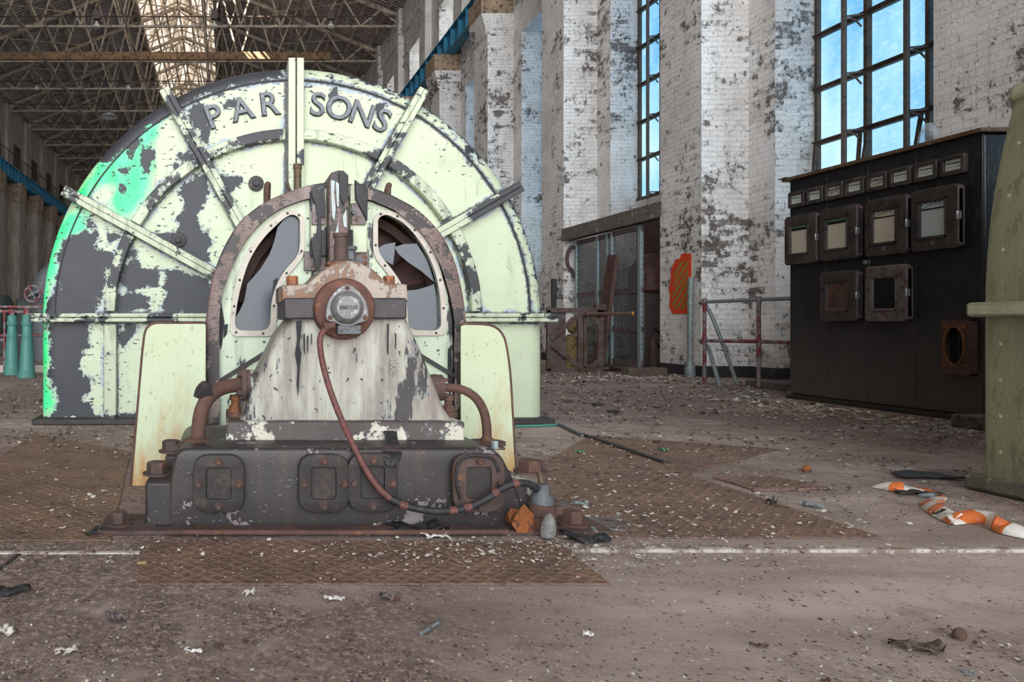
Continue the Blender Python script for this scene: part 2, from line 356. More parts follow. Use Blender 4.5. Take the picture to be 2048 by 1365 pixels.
# ------------------------------------------------------------------ mesh helper
class MB:
    def __init__(s): s.v = []; s.f = []
    def add(s, vs, fs):
        o = len(s.v); s.v += [tuple(x) for x in vs]; s.f += [tuple(i+o for i in q) for q in fs]; return s
    def box(s, x0, x1, y0, y1, z0, z1):
        return s.add([(x0,y0,z0),(x1,y0,z0),(x1,y1,z0),(x0,y1,z0),(x0,y0,z1),(x1,y0,z1),(x1,y1,z1),(x0,y1,z1)],
                     [(0,3,2,1),(4,5,6,7),(0,1,5,4),(1,2,6,5),(2,3,7,6),(3,0,4,7)])
    def obox(s, c, ax, ay, az):
        """oriented box: centre and three half-axis vectors"""
        c = Vector(c); ax, ay, az = Vector(ax), Vector(ay), Vector(az)
        vs = [c+sx*ax+sy*ay+sz*az for sz in (-1,1) for sx, sy in ((-1,-1),(1,-1),(1,1),(-1,1))]
        return s.add(vs, [(0,3,2,1),(4,5,6,7),(0,1,5,4),(1,2,6,5),(2,3,7,6),(3,0,4,7)])
    def bar(s, a, b, w, h, up=(0,0,1)):
        a, b = Vector(a), Vector(b); d = (b-a)/2; t = d.normalized(); u = Vector(up)
        if abs(t.dot(u)) > .98: u = Vector((0,1,0))
        r = t.cross(u).normalized(); u2 = r.cross(t)
        return s.obox((a+b)/2, d, r*(w/2), u2*(h/2))
    def rings(s, rings, cap=True, closed=True):
        n = len(rings[0]); o = len(s.v)
        for r in rings: s.v += [tuple(p) for p in r]
        for i in range(len(rings)-1):
            for j in range(n if closed else n-1):
                a = o+i*n+j; b = o+i*n+(j+1) % n
                s.f.append((a, b, b+n, a+n))
        if cap:
            s.f.append(tuple(o+j for j in reversed(range(n)))); e = o+(len(rings)-1)*n
            s.f.append(tuple(e+j for j in range(n)))
        return s
    def lathe(s, c, axis, prof, n=32, cap=True):
        """prof = [(distance along axis, radius)]"""
        c = Vector(c); a = Vector(axis).normalized()
        u = a.orthogonal().normalized() if abs(a.z) < .9 else Vector((1,0,0)); w = a.cross(u)
        return s.rings([[c+a*d+(u*math.cos(2*PI*k/n)+w*math.sin(2*PI*k/n))*r for k in range(n)] for d, r in prof], cap)
    def cyl(s, a, b, r0, r1=None, n=20):
        a, b = Vector(a), Vector(b); r1 = r0 if r1 is None else r1
        return s.lathe(a, b-a, [(0, r0), ((b-a).length, r1)], n)
    def tube(s, pts, r, n=12):
        pts = [Vector(p) for p in pts]; rs = r if isinstance(r, (list, tuple)) else [r]*len(pts)
        t0 = (pts[1]-pts[0]).normalized(); u = t0.orthogonal().normalized(); rings = []
        for i, p in enumerate(pts):
            t = (pts[min(i+1, len(pts)-1)]-pts[max(i-1, 0)]).normalized()
            u = (u-t*u.dot(t)).normalized(); w = t.cross(u)
            rings.append([p+(u*math.cos(2*PI*k/n)+w*math.sin(2*PI*k/n))*rs[i] for k in range(n)])
        return s.rings(rings)
    def hexbolt(s, c, axis, r, h, washer=1.35):
        c = Vector(c); a = Vector(axis).normalized()
        s.lathe(c, a, [(0, r*washer), (h*.16, r*washer)], 24)
        s.lathe(c, a, [(h*.16, r), (h*.88, r), (h, r*.86)], 6)
        return s
    def torus(s, c, axis, R, r, n=32, m=10):
        c = Vector(c); a = Vector(axis).normalized(); u = a.orthogonal().normalized(); w = a.cross(u); o = len(s.v)
        for i in range(n):
            d = u*math.cos(2*PI*i/n)+w*math.sin(2*PI*i/n)
            for j in range(m): s.v.append(tuple(c+d*(R+r*math.cos(2*PI*j/m))+a*r*math.sin(2*PI*j/m)))
        for i in range(n):
            for j in range(m):
                s.f.append((o+i*m+j, o+i*m+(j+1) % m, o+((i+1) % n)*m+(j+1) % m, o+((i+1) % n)*m+j))
        return s
    def arcbar(s, cx, cz, r0, r1, y0, y1, a0, a1, n=48):
        rings = []
        for k in range(n+1):
            a = math.radians(a0+(a1-a0)*k/n); c, q = math.cos(a), math.sin(a)
            rings.append([(cx+r0*c, y0, cz+r0*q), (cx+r1*c, y0, cz+r1*q), (cx+r1*c, y1, cz+r1*q), (cx+r0*c, y1, cz+r0*q)])
        return s.rings(rings)
    def sheet(s, grid):
        o = len(s.v); n = len(grid[0])
        for r in grid: s.v += [tuple(p) for p in r]
        for i in range(len(grid)-1):
            for j in range(n-1): a = o+i*n+j; s.f.append((a, a+1, a+n+1, a+n))
        return s
    def lump(s, c, rx, ry, rz, seed=0, rough=.25, sub=2, flat=True):
        bm = bmesh.new(); bmesh.ops.create_icosphere(bm, subdivisions=sub, radius=1); rnd = random.Random(seed)
        ph = [(Vector((rnd.gauss(0,1), rnd.gauss(0,1), rnd.gauss(0,1)))*1.6, rnd.random()*6) for _ in range(5)]
        c = Vector(c); vs = []
        for v in bm.verts:
            k = 1+rough*sum(math.sin(v.co.dot(d)+q) for d, q in ph)/2.2
            p = Vector((v.co.x*rx*k, v.co.y*ry*k, v.co.z*rz*k))
            if flat: p.z = max(p.z, -rz*.55)
            vs.append(c+p)
        fs = [tuple(x.index for x in f.verts) for f in bm.faces]; bm.free()
        return s.add(vs, fs)
    def plate(s, outer, holes, y0, y1, bev=0.):
        """flat outline with holes in the XZ plane given real thickness from y0 to y1"""
        cu = bpy.data.curves.new('outline', 'CURVE'); cu.dimensions = '2D'; cu.fill_mode = 'BOTH'
        cu.extrude = abs(y1-y0)/2-bev; cu.bevel_depth = bev; cu.bevel_resolution = 2 if bev else 0
        for poly in [outer]+list(holes):
            sp = cu.splines.new('POLY'); sp.points.add(len(poly)-1); sp.use_cyclic_u = True
            for p, q in zip(sp.points, poly): p.co = (q[0], q[1], 0, 1)
        ob = bpy.data.objects.new('outline', cu); COL.objects.link(ob)
        dg = bpy.context.evaluated_depsgraph_get(); me = bpy.data.meshes.new_from_object(ob.evaluated_get(dg))
        ym = (y0+y1)/2
        s.add([(v.co.x, ym-v.co.z, v.co.y) for v in me.vertices], [tuple(p.vertices) for p in me.polygons])
        bpy.data.objects.remove(ob); bpy.data.curves.remove(cu); bpy.data.meshes.remove(me)
        return s
    def plate_x(s, outer, holes, x0, x1, bev=0.):
        """the same for a plate facing along X: outline given as (y, z)"""
        t = MB().plate(outer, holes, x0, x1, bev)
        return s.add([(y, x, z) for x, y, z in t.v], t.f)
    def text(s, body, size, pos, depth, right, up, off=0.):
        cu = bpy.data.curves.new('t', 'FONT'); cu.body = body; cu.size = size; cu.extrude = depth/2; cu.offset = off
        cu.align_x = 'CENTER'; cu.align_y = 'CENTER'; cu.bevel_depth = 0
        ob = bpy.data.objects.new('t', cu); COL.objects.link(ob)
        dg = bpy.context.evaluated_depsgraph_get(); me = bpy.data.meshes.new_from_object(ob.evaluated_get(dg))
        r, u = Vector(right).normalized(), Vector(up).normalized(); nn = r.cross(u); p = Vector(pos)
        s.add([p+r*v.co.x+u*v.co.y+nn*v.co.z for v in me.vertices], [tuple(q.vertices) for q in me.polygons])
        bpy.data.objects.remove(ob); bpy.data.curves.remove(cu); bpy.data.meshes.remove(me)
        return s
    def build(s, name, mat, parent=None, bevel=0., sharp=35, label=None, weld=True, seg=2):
        off = OFF.get(parent.name, Vector()) if parent else Vector()
        if parent is None and s.v:     # a one-mesh thing gets its origin at its base
            xs, ys, zs = zip(*s.v); off = Vector(((min(xs)+max(xs))/2, (min(ys)+max(ys))/2, min(zs)))
        me = bpy.data.meshes.new(name)
        me.from_pydata([(x-off.x, y-off.y, z-off.z) for x, y, z in s.v], [], s.f)
        bm = bmesh.new(); bm.from_mesh(me)
        if weld: bmesh.ops.remove_doubles(bm, verts=bm.verts, dist=1e-5)
        bmesh.ops.recalc_face_normals(bm, faces=bm.faces)
        bm.to_mesh(me); bm.free()
        me.polygons.foreach_set('use_smooth', [True]*len(me.polygons)); me.set_sharp_from_angle(angle=math.radians(sharp))
        me.materials.append(M[mat] if isinstance(mat, str) else mat)
        o = bpy.data.objects.new(name, me); COL.objects.link(o)
        if parent: o.parent = parent; OFF[o.name] = off.copy()
        else: o.location = off; OFF[o.name] = off.copy()
        if bevel:
            b = o.modifiers.new('bevel', 'BEVEL'); b.width = bevel; b.segments = seg; b.limit_method = 'ANGLE'; b.angle_limit = math.radians(40)
        if label: o['label'] = label
        return o
OFF = {}
def thing(name, loc, label, cat, group=None):
    o = bpy.data.objects.new(name, None); COL.objects.link(o); o.location = loc; o.empty_display_size = .1
    OFF[o.name] = Vector(loc); o['label'] = label; o['category'] = cat
    if group: o['group'] = group
    return o
def tag(o, label, cat, group=None, kind=None):
    o['label'] = label; o['category'] = cat
    if group: o['group'] = group
    if kind: o['kind'] = kind
    return o
def structure(o, label=None):
    o['kind'] = 'structure'
    if label: o['label'] = label
    return o
KIDS = {}
def dup(root, loc, label, rz=0.):
    def cp(o, par):
        c = o.copy(); COL.objects.link(c)
        if par: c.parent = par
        for ch in [x for x in bpy.data.objects if x.parent == o]: cp(ch, c)
        return c
    r = cp(root, None); r.location = loc; r.rotation_euler = (0, 0, rz); r['label'] = label
    return r
def catmull(pts, n=8, closed=False):
    pts = [Vector(p) for p in pts]; out = []; N = len(pts)
    g = lambda i: pts[i % N] if closed else pts[max(0, min(N-1, i))]
    for i in range(N if closed else N-1):
        a, b, c, d = g(i-1), g(i), g(i+1), g(i+2)
        for k in range(n):
            t = k/n
            out.append(.5*((2*b)+(c-a)*t+(2*a-5*b+4*c-d)*t*t+(3*b-a-3*c+d)*t**3))
    if not closed: out.append(pts[-1])
    return out
def rounded(pts, r, n=6):
    out = []; N = len(pts)
    rr = r if isinstance(r, (list, tuple)) else [r]*N
    for i in range(N):
        p = Vector(pts[i]); a = Vector(pts[i-1])-p; b = Vector(pts[(i+1) % N])-p
        q = min(rr[i], a.length*.48, b.length*.48); a.normalize(); b.normalize()
        s0, s1 = p+a*q, p+b*q
        for k in range(n+1):
            t = k/n; out.append((s0*(1-t)**2+p*2*t*(1-t)+s1*t*t))
    return [tuple(x) for x in out]
def rect(x0, x1, z0, z1): return [(x0,z0),(x1,z0),(x1,z1),(x0,z1)]
# ================================================================== THE SETTING
X1, X2, X3, XU = 7.26, 7.98, 8.58, 8.30      # pilaster face, wall face, window plane, upper wall face
YB, YE = -6.0, 82.0
def pil(k):
    n, f = 11.05+4.5*k, 12.1+4.5*k
    return (6.38, 7.43) if k == -1 else (n, f)
KS = range(-3, 16)
ROOF = lambda x: 20.0-.40*abs(x+2.8)

b = MB(); b.box(-14.9, 12.6, YB, YE, -.3, 0.)
structure(b.build('floor', 'floor_dirt'))

# right wall: piers and pilasters of painted brick, recessed windows, plain upper wall with clerestory holes
w = MB()
for k in KS:
    n, f = pil(k)
    w.box(X1, X2+.02, n, f, 0, 9.3)
    w.box(X2, 9.2, n-.53, f+.53, 0, 9.97)
    w.box(XU-.26, XU+.02, n+.1, f-.1, 9.97, 15.5)
    if k+1 in KS:
        a, c = f+.53, pil(k+1)[0]-.53
        sill = 3.34 if k == 0 else 2.15
        w.box(X2, 9.2, a, c, 8.7, 9.97)
        if k == 0: w.box(X3-.1, 9.2, a, c, 3.02, sill)
        else: w.box(X3-.1, 9.2, a, c, 0, sill)
        m0, m1 = f+.75, f+2.5
        w.box(XU, 9.2, f-1.05, m0, 9.97, 15.7); w.box(XU, 9.2, m1, pil(k+1)[0], 9.97, 15.7)
        w.box(XU, 9.2, m0, m1, 9.97, 11.2); w.box(XU, 9.2, m0, m1, 13.1, 15.7)
        w.box(XU-.1, XU+.02, f+.1, pil(k+1)[0]+.1, 14.2, 15.4)
structure(w.build('wall_right', 'painted_brick'))
# caps of the pilasters
c = MB(); w2 = MB()
for k in KS:
    n, f = pil(k)
    c.rings([[(X1-dx, n-.02, z), (X2+.02, n-.02, z), (X2+.02, f+.02, z), (X1-dx, f+.02, z)] for dx, z in ((.17,9.42),(.18,9.45),(.18,9.97))])
    w2.rings([[(X1-dx, n-.006, z), (X2+.02, n-.006, z), (X2+.02, f+.006, z), (X1-dx, f+.006, z)] for dx, z in ((.0,8.8),(.06,8.86),(.06,9.0),(.17,9.42))])
structure(w2.build('wall_right', 'painted_brick'))
simple('cap_concrete', lin(160,138,116), .85, 0, .3, 3, lin(88,76,66), .4, .5, .01)
structure(c.build('trim_1', 'cap_concrete', bevel=.015))
# black band at the foot of the wall
c = MB()
for k in range(-1, 4):
    n, f = pil(k)
    c.box(X1-.012, X2, n-.012, f+.012, 0, .17); c.box(X2-.012, 9, f, f+.542, 0, .17); c.box(X2-.012, 9, n-.542, n, 0, .17)
structure(c.build('baseboard_right', 'tar'))

wn = 0
for k in range(-3, 10):
    wn += 1
    a, c_ = pil(k)[1]+.53, pil(k+1)[0]-.53
    sill = 3.37 if k == 0 else 2.17
    o = bpy.data.objects.new('window_%d' % wn, None); COL.objects.link(o); o.location = (X3, (a+c_)/2, sill); OFF[o.name] = o.location.copy(); structure(o)
    MB().box(X3+.03, X3+.04, a, c_, sill, 8.7).build('pane', 'window_daylight', o)
    fr = MB(); fr.box(X3-.03, X3+.03, a, a+.05, sill, 8.7).box(X3-.03, X3+.03, c_-.05, c_, sill, 8.7).box(X3-.03, X3+.03, a, c_, 8.65, 8.7).box(X3-.06, X3+.03, a, c_, sill-.02, sill+.05)
    fr.build('frame', 'window_steel', o)
    ps = (c_-a)/3
    for j in (1, 2): MB().box(X3-.045, X3+.025, a+ps*j-.027, a+ps*j+.027, sill, 8.7).build('mullion', 'window_steel', o)
    z = 3.42
    gl = MB()
    zz = [3.42+.77*i for i in range(-1, 7)]
    for z in zz:
        if sill+.1 < z < 8.6: gl.box(X3-.04, X3+.025, a, c_, z-.028, z+.028).box(X3-.065, X3-.03, a, c_, z+.012, z+.03)
    gl.build('glazing_bars', 'window_steel', o)
    for j in (1, 2):
        yy = c_-ps*j+.15 if j == 1 else c_-ps*j+.10
        t = MB(); t.bar((X3-.20, yy, sill-.45 if k != 0 else sill-.05), (X3-.20, yy, 8.6), .045, .045)
        t = t.build('opener_bar', 'opener_steel', o)
        br = MB()
        for z in zz:
            if sill < z < 8.5:
                br.bar((X3-.19, yy-.02, z+.01), (X3-.02, yy-.12, z-.0), .03, .02).tube(catmull([(X3-.18, yy-.03, z-.02), (X3-.11, yy-.06, z-.05), (X3-.05, yy-.10, z-.16)], 4), .012, 6)
        br.build('opener_bracket', 'opener_steel', t)
# bottom row sash of the near window standing ajar
o = bpy.data.objects['window_3']
y0 = pil(0)[0]-.53; ps = (y0-pil(-1)[1]-.53)/3
for j in (0, 1):
    s0, s1 = y0-ps*(j+1)+.06, y0-ps*j-.06
    t = MB(); ang = .16 if j else .07
    top, bot = Vector((X3-.06, 0, 3.38)), Vector((X3-.06-math.sin(ang)*.72, 0, 3.38-math.cos(ang)*.72))
    for yy in (s0, s1): t.bar((top.x, yy, top.z), (bot.x, yy, bot.z), .03, .04)
    t.bar((bot.x, s0, bot.z), (bot.x, s1, bot.z), .03, .04)
    t.build('tilted_sash', 'window_steel', o)

for k in range(-3, 13):       # clerestory lights over the crane girder
    f = pil(k)[1]; wn += 1
    o = bpy.data.objects.new('window_%d' % wn, None); COL.objects.link(o); o.location = (8.9, f+1.6, 11.2); OFF[o.name] = o.location.copy(); structure(o)
    MB().box(8.95, 8.97, f+.75, f+2.5, 11.2, 13.1).build('pane', 'clerestory_daylight', o)
    t = MB()
    for z in (11.2, 11.85, 12.5, 13.07): t.box(8.88, 8.95, f+.75, f+2.5, z, z+.05)
    for y in (f+.75, f+1.6, f+2.45): t.box(8.88, 8.95, y, y+.05, 11.2, 13.1)
    t.build('glazing_bars', 'window_steel', o)

# left wall
w = MB(); c = MB()
for k in KS:
    n, f = pil(k)
    w.box(-14.2, -13.35, n, f, 0, 9.3)
    c.rings([[(-13.35+dx, n-dx, z), (-14.2, n-dx, z), (-14.2, f+dx, z), (-13.35+dx, f+dx, z)] for dx, z in ((.0,8.75),(.04,8.8),(.04,8.95),(.15,9.25),(.15,9.97))])
    w.box(-14.35, -14.1, n, f, 9.97, 15.2)
    w.box(-14.22, -13.95, f+.9, f+1.9, 0, 9.3)
w.box(-15.2, -14.1, YB, YE, 0, 9.97); w.box(-15.2, -14.3, YB, YE, 9.97, 15.4)
structure(w.build('wall_left', 'left_wall_render')); structure(c.build('trim_2', 'cap_concrete', bevel=.015))
for k in range(4, 14):
    f = pil(k)[1]; wn += 1
    o = bpy.data.objects.new('window_%d' % wn, None); COL.objects.link(o); o.location = (-14.3, f+1.7, 11.6); OFF[o.name] = o.location.copy(); structure(o)
    MB().box(-14.31, -14.28, f+1, f+2.4, 11.6, 13.).build('pane', 'dusty_glass', o)
    t = MB().box(-14.31, -14.25, f+1, f+1.06, 11.6, 13).box(-14.31, -14.25, f+2.34, f+2.4, 11.6, 13).box(-14.31, -14.25, f+1.67, f+1.73, 11.6, 13)
    for z in (11.6, 12.3, 12.97): t.box(-14.31, -14.25, f+1, f+2.4, z, z+.05)
    t.build('glazing_bars', 'window_steel', o)
MB().box(-14.9, 9.2, YE, YE+.3, 0, 20).build('wall_back', 'left_wall_render')['kind'] = 'structure'

# roof
SK = 2.25
r = MB()
for s, xe in ((1, 9.2), (-1, -15.2)):
    xi = -2.8+s*SK
    r.rings([[(xi, y, ROOF(xi)), (xe, y, ROOF(xe)), (xe, y, ROOF(xe)+.06), (xi, y, ROOF(xi)+.06)] for y in (YB, YE)])
structure(r.build('ceiling', 'roof_sheet'))
wn += 1
o = bpy.data.objects.new('window_%d' % wn, None); COL.objects.link(o); o.location = (-2.8, 38, 20); OFF[o.name] = o.location.copy(); structure(o, 'long glazed strip along the roof ridge')
g = MB()
for s in (1, -1):
    xi = -2.8+s*SK
    spans = [(YB, YE)] if s < 0 else [(YB, 32.6), (34.8, 37.0), (39.2, YE)]      # two panes are missing on the right slope
    for ya_, yb_ in spans: g.rings([[(-2.8, y, 20), (xi, y, ROOF(xi)), (xi, y, ROOF(xi)+.03), (-2.8, y, 20.03)] for y in (ya_, yb_)])
g.build('pane', 'roof_daylight', o)
g = MB()
for i in range(0, 44):
    y = YB+1+i*2
    for s in (1, -1): g.bar((-2.8, y, 19.95), (-2.8+s*SK, y, ROOF(-2.8+s*SK)-.04), .07, .07)
for x in (-2.8-1.5, -2.8-.75, -2.8, -2.8+.75, -2.8+1.5): g.box(x-.05, x+.05, YB, YE, ROOF(x)-.14, ROOF(x)-.02)
for s in (1, -1): x = -2.8+s*SK; g.box(x-.12, x+.12, YB, YE, ROOF(x)-.35, ROOF(x))
g.build('glazing_bars', 'purlin', o)
p = MB()
for x in [(-13.9+.98*i) for i in range(24)]:
    if abs(x+2.8) > SK+.3: p.box(x-.04, x+.04, YB, YE, ROOF(x)-.22, ROOF(x)-.01).box(x-.07, x+.07, YB, YE, ROOF(x)-.23, ROOF(x)-.20)
structure(p.build('trim_3', 'purlin'), 'steel purlins running the length of the roof')

# roof trusses
XL, XR, ZC = -14.3, 8.25, 14.84
def truss_at(Y, label, walk=False):
    t = thing('roof_truss', (-2.8, Y, ZC), label, 'roof truss', 'steel roof trusses across the hall')
    MB().box(XL, XR, Y-.05, Y+.05, ZC-.05, ZC+.05).build('bottom_chord', 'truss_steel', t)
    MB().tube([(XL, Y-.1, ZC+.42), (XR, Y-.1, ZC+.42)], .028, 8).build('conduit', 'rust_dark', t)
    m = MB()
    for s, xe in ((1, XR), (-1, XL)): m.bar((-2.8, Y, ROOF(-2.8)-.3), (xe, Y, ROOF(xe)-.3), .14, .18)
    m.build('top_chord', 'truss_steel', t)
    m = MB(); N = 12
    for i in range(N):
        xa = XL+(XR-XL)*i/N; xb = XL+(XR-XL)*(i+1)/N; xm = (xa+xb)/2
        m.bar((xa, Y, ZC), (xm, Y, ROOF(xm)-.35), .07, .08).bar((xm, Y, ROOF(xm)-.35), (xb, Y, ZC), .07, .08)
        zm = lambda x, q: ZC+(ROOF(x)-.35-ZC)*q
        if 1 < i < N-2:
            m.bar(((xa+xm)/2, Y, zm(xm, .5)), (xa, Y, ROOF(xa)-.35), .05, .05).bar(((xb+xm)/2, Y, zm(xm, .5)), (xb, Y, ROOF(xb)-.35), .05, .05)
    for i in range(0, 20): x = XL+1+i*1.12; m.bar((x, Y-.06, ZC), (x, Y-.1, ZC+.42), .02, .02)
    m.build('web_members', 'truss_steel', t)
    m = MB()
    for x0, x1 in ((-11.6,-8.2),(-6.2,-2.8),(-2.8,.8),(2.5,6.2)):
        m.bar((x0, Y, ROOF(x0)-.42), (x1, Y+4.5, ROOF(x1)-.42), .05, .05).bar((x1, Y, ROOF(x1)-.42), (x0, Y+4.5, ROOF(x0)-.42), .05, .05)
    for x in (-9.5, -4.6, -.9, 3.6): m.bar((x, Y, ZC), (x, Y+4.5, ZC), .07, .07).bar((x, Y, ZC+.05), (x, Y+4.5, ROOF(x)-.45), .05, .05)
    m.build('sway_bracing', 'truss_steel', t)
    return t
T0 = 29.6
tl = ['steel roof truss just out over the top of the picture', 'steel roof truss nearest the camera with three bulb lamps hung along it', 'steel roof truss behind the boxed cross beam, second in view', 'third steel roof truss in view, two bulb lamps on its left half', 'fourth steel roof truss in view, a white dish lamp below it', 'fifth steel roof truss, seen low over the green rim of the round casing', 'sixth steel roof truss, a thin line just above the left wall top', 'seventh steel roof truss, far down the hall', 'eighth steel roof truss, near the far end of the hall', 'ninth steel roof truss, farthest one seen over the casing']
tr = truss_at(T0, tl[0])
for i in range(1, 10): dup(tr, (-2.8, T0+4.5*i, ZC), tl[i])
c = MB().box(-14.3, 5.6, 38.35, 38.75, ZC+.02, ZC+.42)
simple('walk_beam', lin(150,122,92), .7, 0, .35, 2, lin(90,58,44), .45, .3)
tag(c.build('cross_beam', 'walk_beam', bevel=.02), 'boxed brown cross beam with rust and worn cream paint under the roof', 'beam')

# hanging lamps
def bulb_lamp(x, Y, label):
    t = thing('pendant_lamp', (x, Y, 14.9), label, 'lamp', 'bulb lamps hung from the roof trusses')
    MB().box(x-.16, x+.16, Y-.3, Y-.08, 15.1, 15.5).build('ballast_box', 'steel_plate', t)
    MB().lathe((x, Y-.2, 15.12), (0,0,-1), [(0,.03),(.12,.035)], 12).build('lamp_holder', 'dark_iron', t)
    MB().lathe((x, Y-.2, 15.0), (0,0,-1), [(0,.05),(.08,.07),(.2,.16),(.28,.15),(.3,.05)], 16).build('bulb', 'lamp_glass', t)
    return t
l0 = bulb_lamp(-6.0, 34.1, 'white bulb lamp on the nearest truss, left of the glazed ridge')
dup(l0, (-.5, 34.1, 14.9), 'white bulb lamp on the nearest truss, in front of the glazed ridge')
dup(l0, (4.95, 34.1, 14.9), 'white bulb lamp on the nearest truss, close to the right wall')
dup(l0, (-11.15, 43.1, 14.9), 'white bulb lamp high over the left wall, leftmost of all')
dup(l0, (-5.72, 43.1, 14.9), 'white bulb lamp on the third truss, above the casing rim')
x, Y = -7.6, 47.4
t = thing('dish_lamp', (x, Y, 14.3), 'wide white dish lamp hanging under the fourth truss', 'lamp')
MB().lathe((x, Y, 14.75), (0,0,-1), [(0,.05),(.1,.12),(.25,.5),(.36,.62),(.37,.58),(.3,.45)], 24, False).build('shade', 'lamp_white', t)
MB().cyl((x, Y, 14.7), (x, Y, 15.9), .03).build('stem', 'dark_iron', t)

# crane girders on the pilaster caps
def girder(x, s, label):
    t = thing('crane_girder', (x, 38, 9.97), label, 'girder')
    m = MB(); h = .68 if s > 0 else .86
    m.box(x-.012, x+.012, YB, YE, 9.98, 9.97+h).box(x-.17, x+.17, YB, YE, 9.97, 10.0).box(x-.17, x+.17, YB, YE, 9.97+h-.03, 9.97+h)
    y = YB
    while y < YE: m.box(x-.15, x+.15, y, y+.02, 10.0, 9.97+h-.03); y += .75
    m.build('beam', 'blue_girder', t, sharp=30)
    MB().box(x-.04, x+.04, YB, YE, 9.97+h, 10.06+h).build('rail', 'rust_dark', t)
girder(7.62, 1, 'blue steel crane girder on the caps of the right wall pilasters')
girder(-13.55, -1, 'blue steel crane girder along the left wall')
t = thing('safety_rail', (-13.7, 40, 10.8), 'thin rusty hand rail along the left wall above the crane girder', 'railing')
MB().tube([(-13.75, 30, 11.9), (-13.75, 72, 11.9)], .03, 6).build('rail', 'rust', t)
for i in range(10): MB().cyl((-13.75, 31+4.5*i, 10.85), (-13.75, 31+4.5*i, 11.9), .025, n=6).build('post', 'rust', t)
for i in range(10): MB().bar((-13.75, 31+4.5*i, 11.6), (-14.3, 31+4.5*i, 11.6), .04, .04).build('bracket', 'rust', t)

# doorway into the annex behind the mesh doors (between the two big pilasters)
a, c_ = pil(0)[1]+.02, pil(1)[0]-.02
w = MB(); w.box(9.2, 12.6, a-.3, a, 0, 3.4).box(9.2, 12.6, c_, c_+.3, 0, 3.4).box(12.3, 12.6, a, c_, 0, 3.4).box(9.0, 12.6, a-.3, c_+.3, 3.3, 3.5)
structure(w.build('wall_annex', 'soot'))
# ================================================================== THE BIG ROUND CASING
YD = 5.87; SD = F/YD
dx_ = lambda px: (px-VX)/SD
dz_ = lambda py: EYE-(py-VY)/SD
CX, CZ, RD = dx_(585), dz_(636), 2.05
c4 = lambda pts: [(60+x/2.5276, 100+y/2.5276) for x, y in pts]
c6 = lambda pts: [(x/2.624, 380+y/2.624) for x, y in pts]
c5 = lambda pts: [(560+x/2.5286, 100+y/2.5286) for x, y in pts]
DARK = [
 c4([(190,950),(280,925),(345,915),(350,960),(335,1010),(400,1035),(435,1050),(435,1085),(410,1110),(385,1130),(375,1180),(345,1220),(355,1250),(340,1340),(75,1340),(95,1270),(150,1190),(140,1130),(160,1080),(130,1040)]),
 c6([(245,690),(455,690),(470,760),(480,820),(445,840),(400,935),(445,960),(490,1000),(480,1060),(430,1095),(470,1130),(480,1200),(265,1200),(300,1130),(290,1060),(245,980),(270,900),(265,820),(245,740)]),
 c6([(640,385),(720,380),(740,430),(835,418),(835,512),(720,512),(640,530),(620,470)]),
 c6([(605,555),(700,540),(780,570),(785,612),(730,645),(605,645)]),
 c6([(852,420),(1000,430),(1100,465),(1100,655),(870,655),(838,600),(870,540),(860,480)]),
 c4([(750,690),(830,640),(885,618),(912,690),(890,740),(870,790),(850,830),(870,900),(915,960),(905,1065),(860,1085),(800,1055),(760,990),(720,1005),(640,965),(638,925),(710,940),(740,890),(705,865),(735,835),(785,800),(770,760),(735,715)]),
 c4([(490,435),(540,410),(565,465),(548,505),(512,545),(490,500),(440,520),(425,490)]),
 c4([(548,530),(600,498),(642,530),(612,580),(600,615),(558,580)]),
 c4([(435,612),(470,598),(498,610),(470,632)]), c4([(452,692),(480,683),(492,697),(470,715)]),
 c4([(805,290),(850,258),(885,270),(900,340),(912,380),(895,430),(903,500),(870,452),(845,400),(825,380),(795,330)]),
 c4([(745,540),(790,522),(832,545),(812,572),(768,572)]), c4([(735,575),(792,588),(742,602)]),
 c4([(972,265),(1010,238),(1045,250),(1062,282),(1020,302),(988,292)]),
 c4([(875,222),(980,188),(988,232),(962,245),(938,218)]),
 c4([(948,618),(1000,640),(1060,640),(1078,662),(1042,692),(1010,724),(988,690),(948,658)]),
 c4([(395,935),(440,930),(430,960),(400,955)]), c4([(255,830),(310,850),(335,880),(320,915),(285,880)]),
 c5([(248,128),(277,128),(294,190),(284,255),(260,245),(266,180)]),
 c5([(948,478),(978,500),(968,560),(973,592),(948,592),(942,550)]), c5([(876,418),(902,440),(888,464)]), c5([(470,300),(505,260),(545,280),(520,310),(490,330)]),
 c5([(118,160),(140,160),(132,200),(120,205)]),
 c6([(648,718),(700,708),(732,730),(692,772),(650,832),(608,790),(608,738)]), c6([(705,700),(735,712),(712,740),(695,722)]),
 c6([(270,1195),(480,1185),(720,1190),(720,1225),(200,1225)]),
 c6([(575,700),(602,700),(602,1100),(580,1100)]),
 c6([(690,300),(720,325),(700,350),(682,335)]), c6([(560,225),(610,228),(640,250),(610,262),(565,250)]),
]
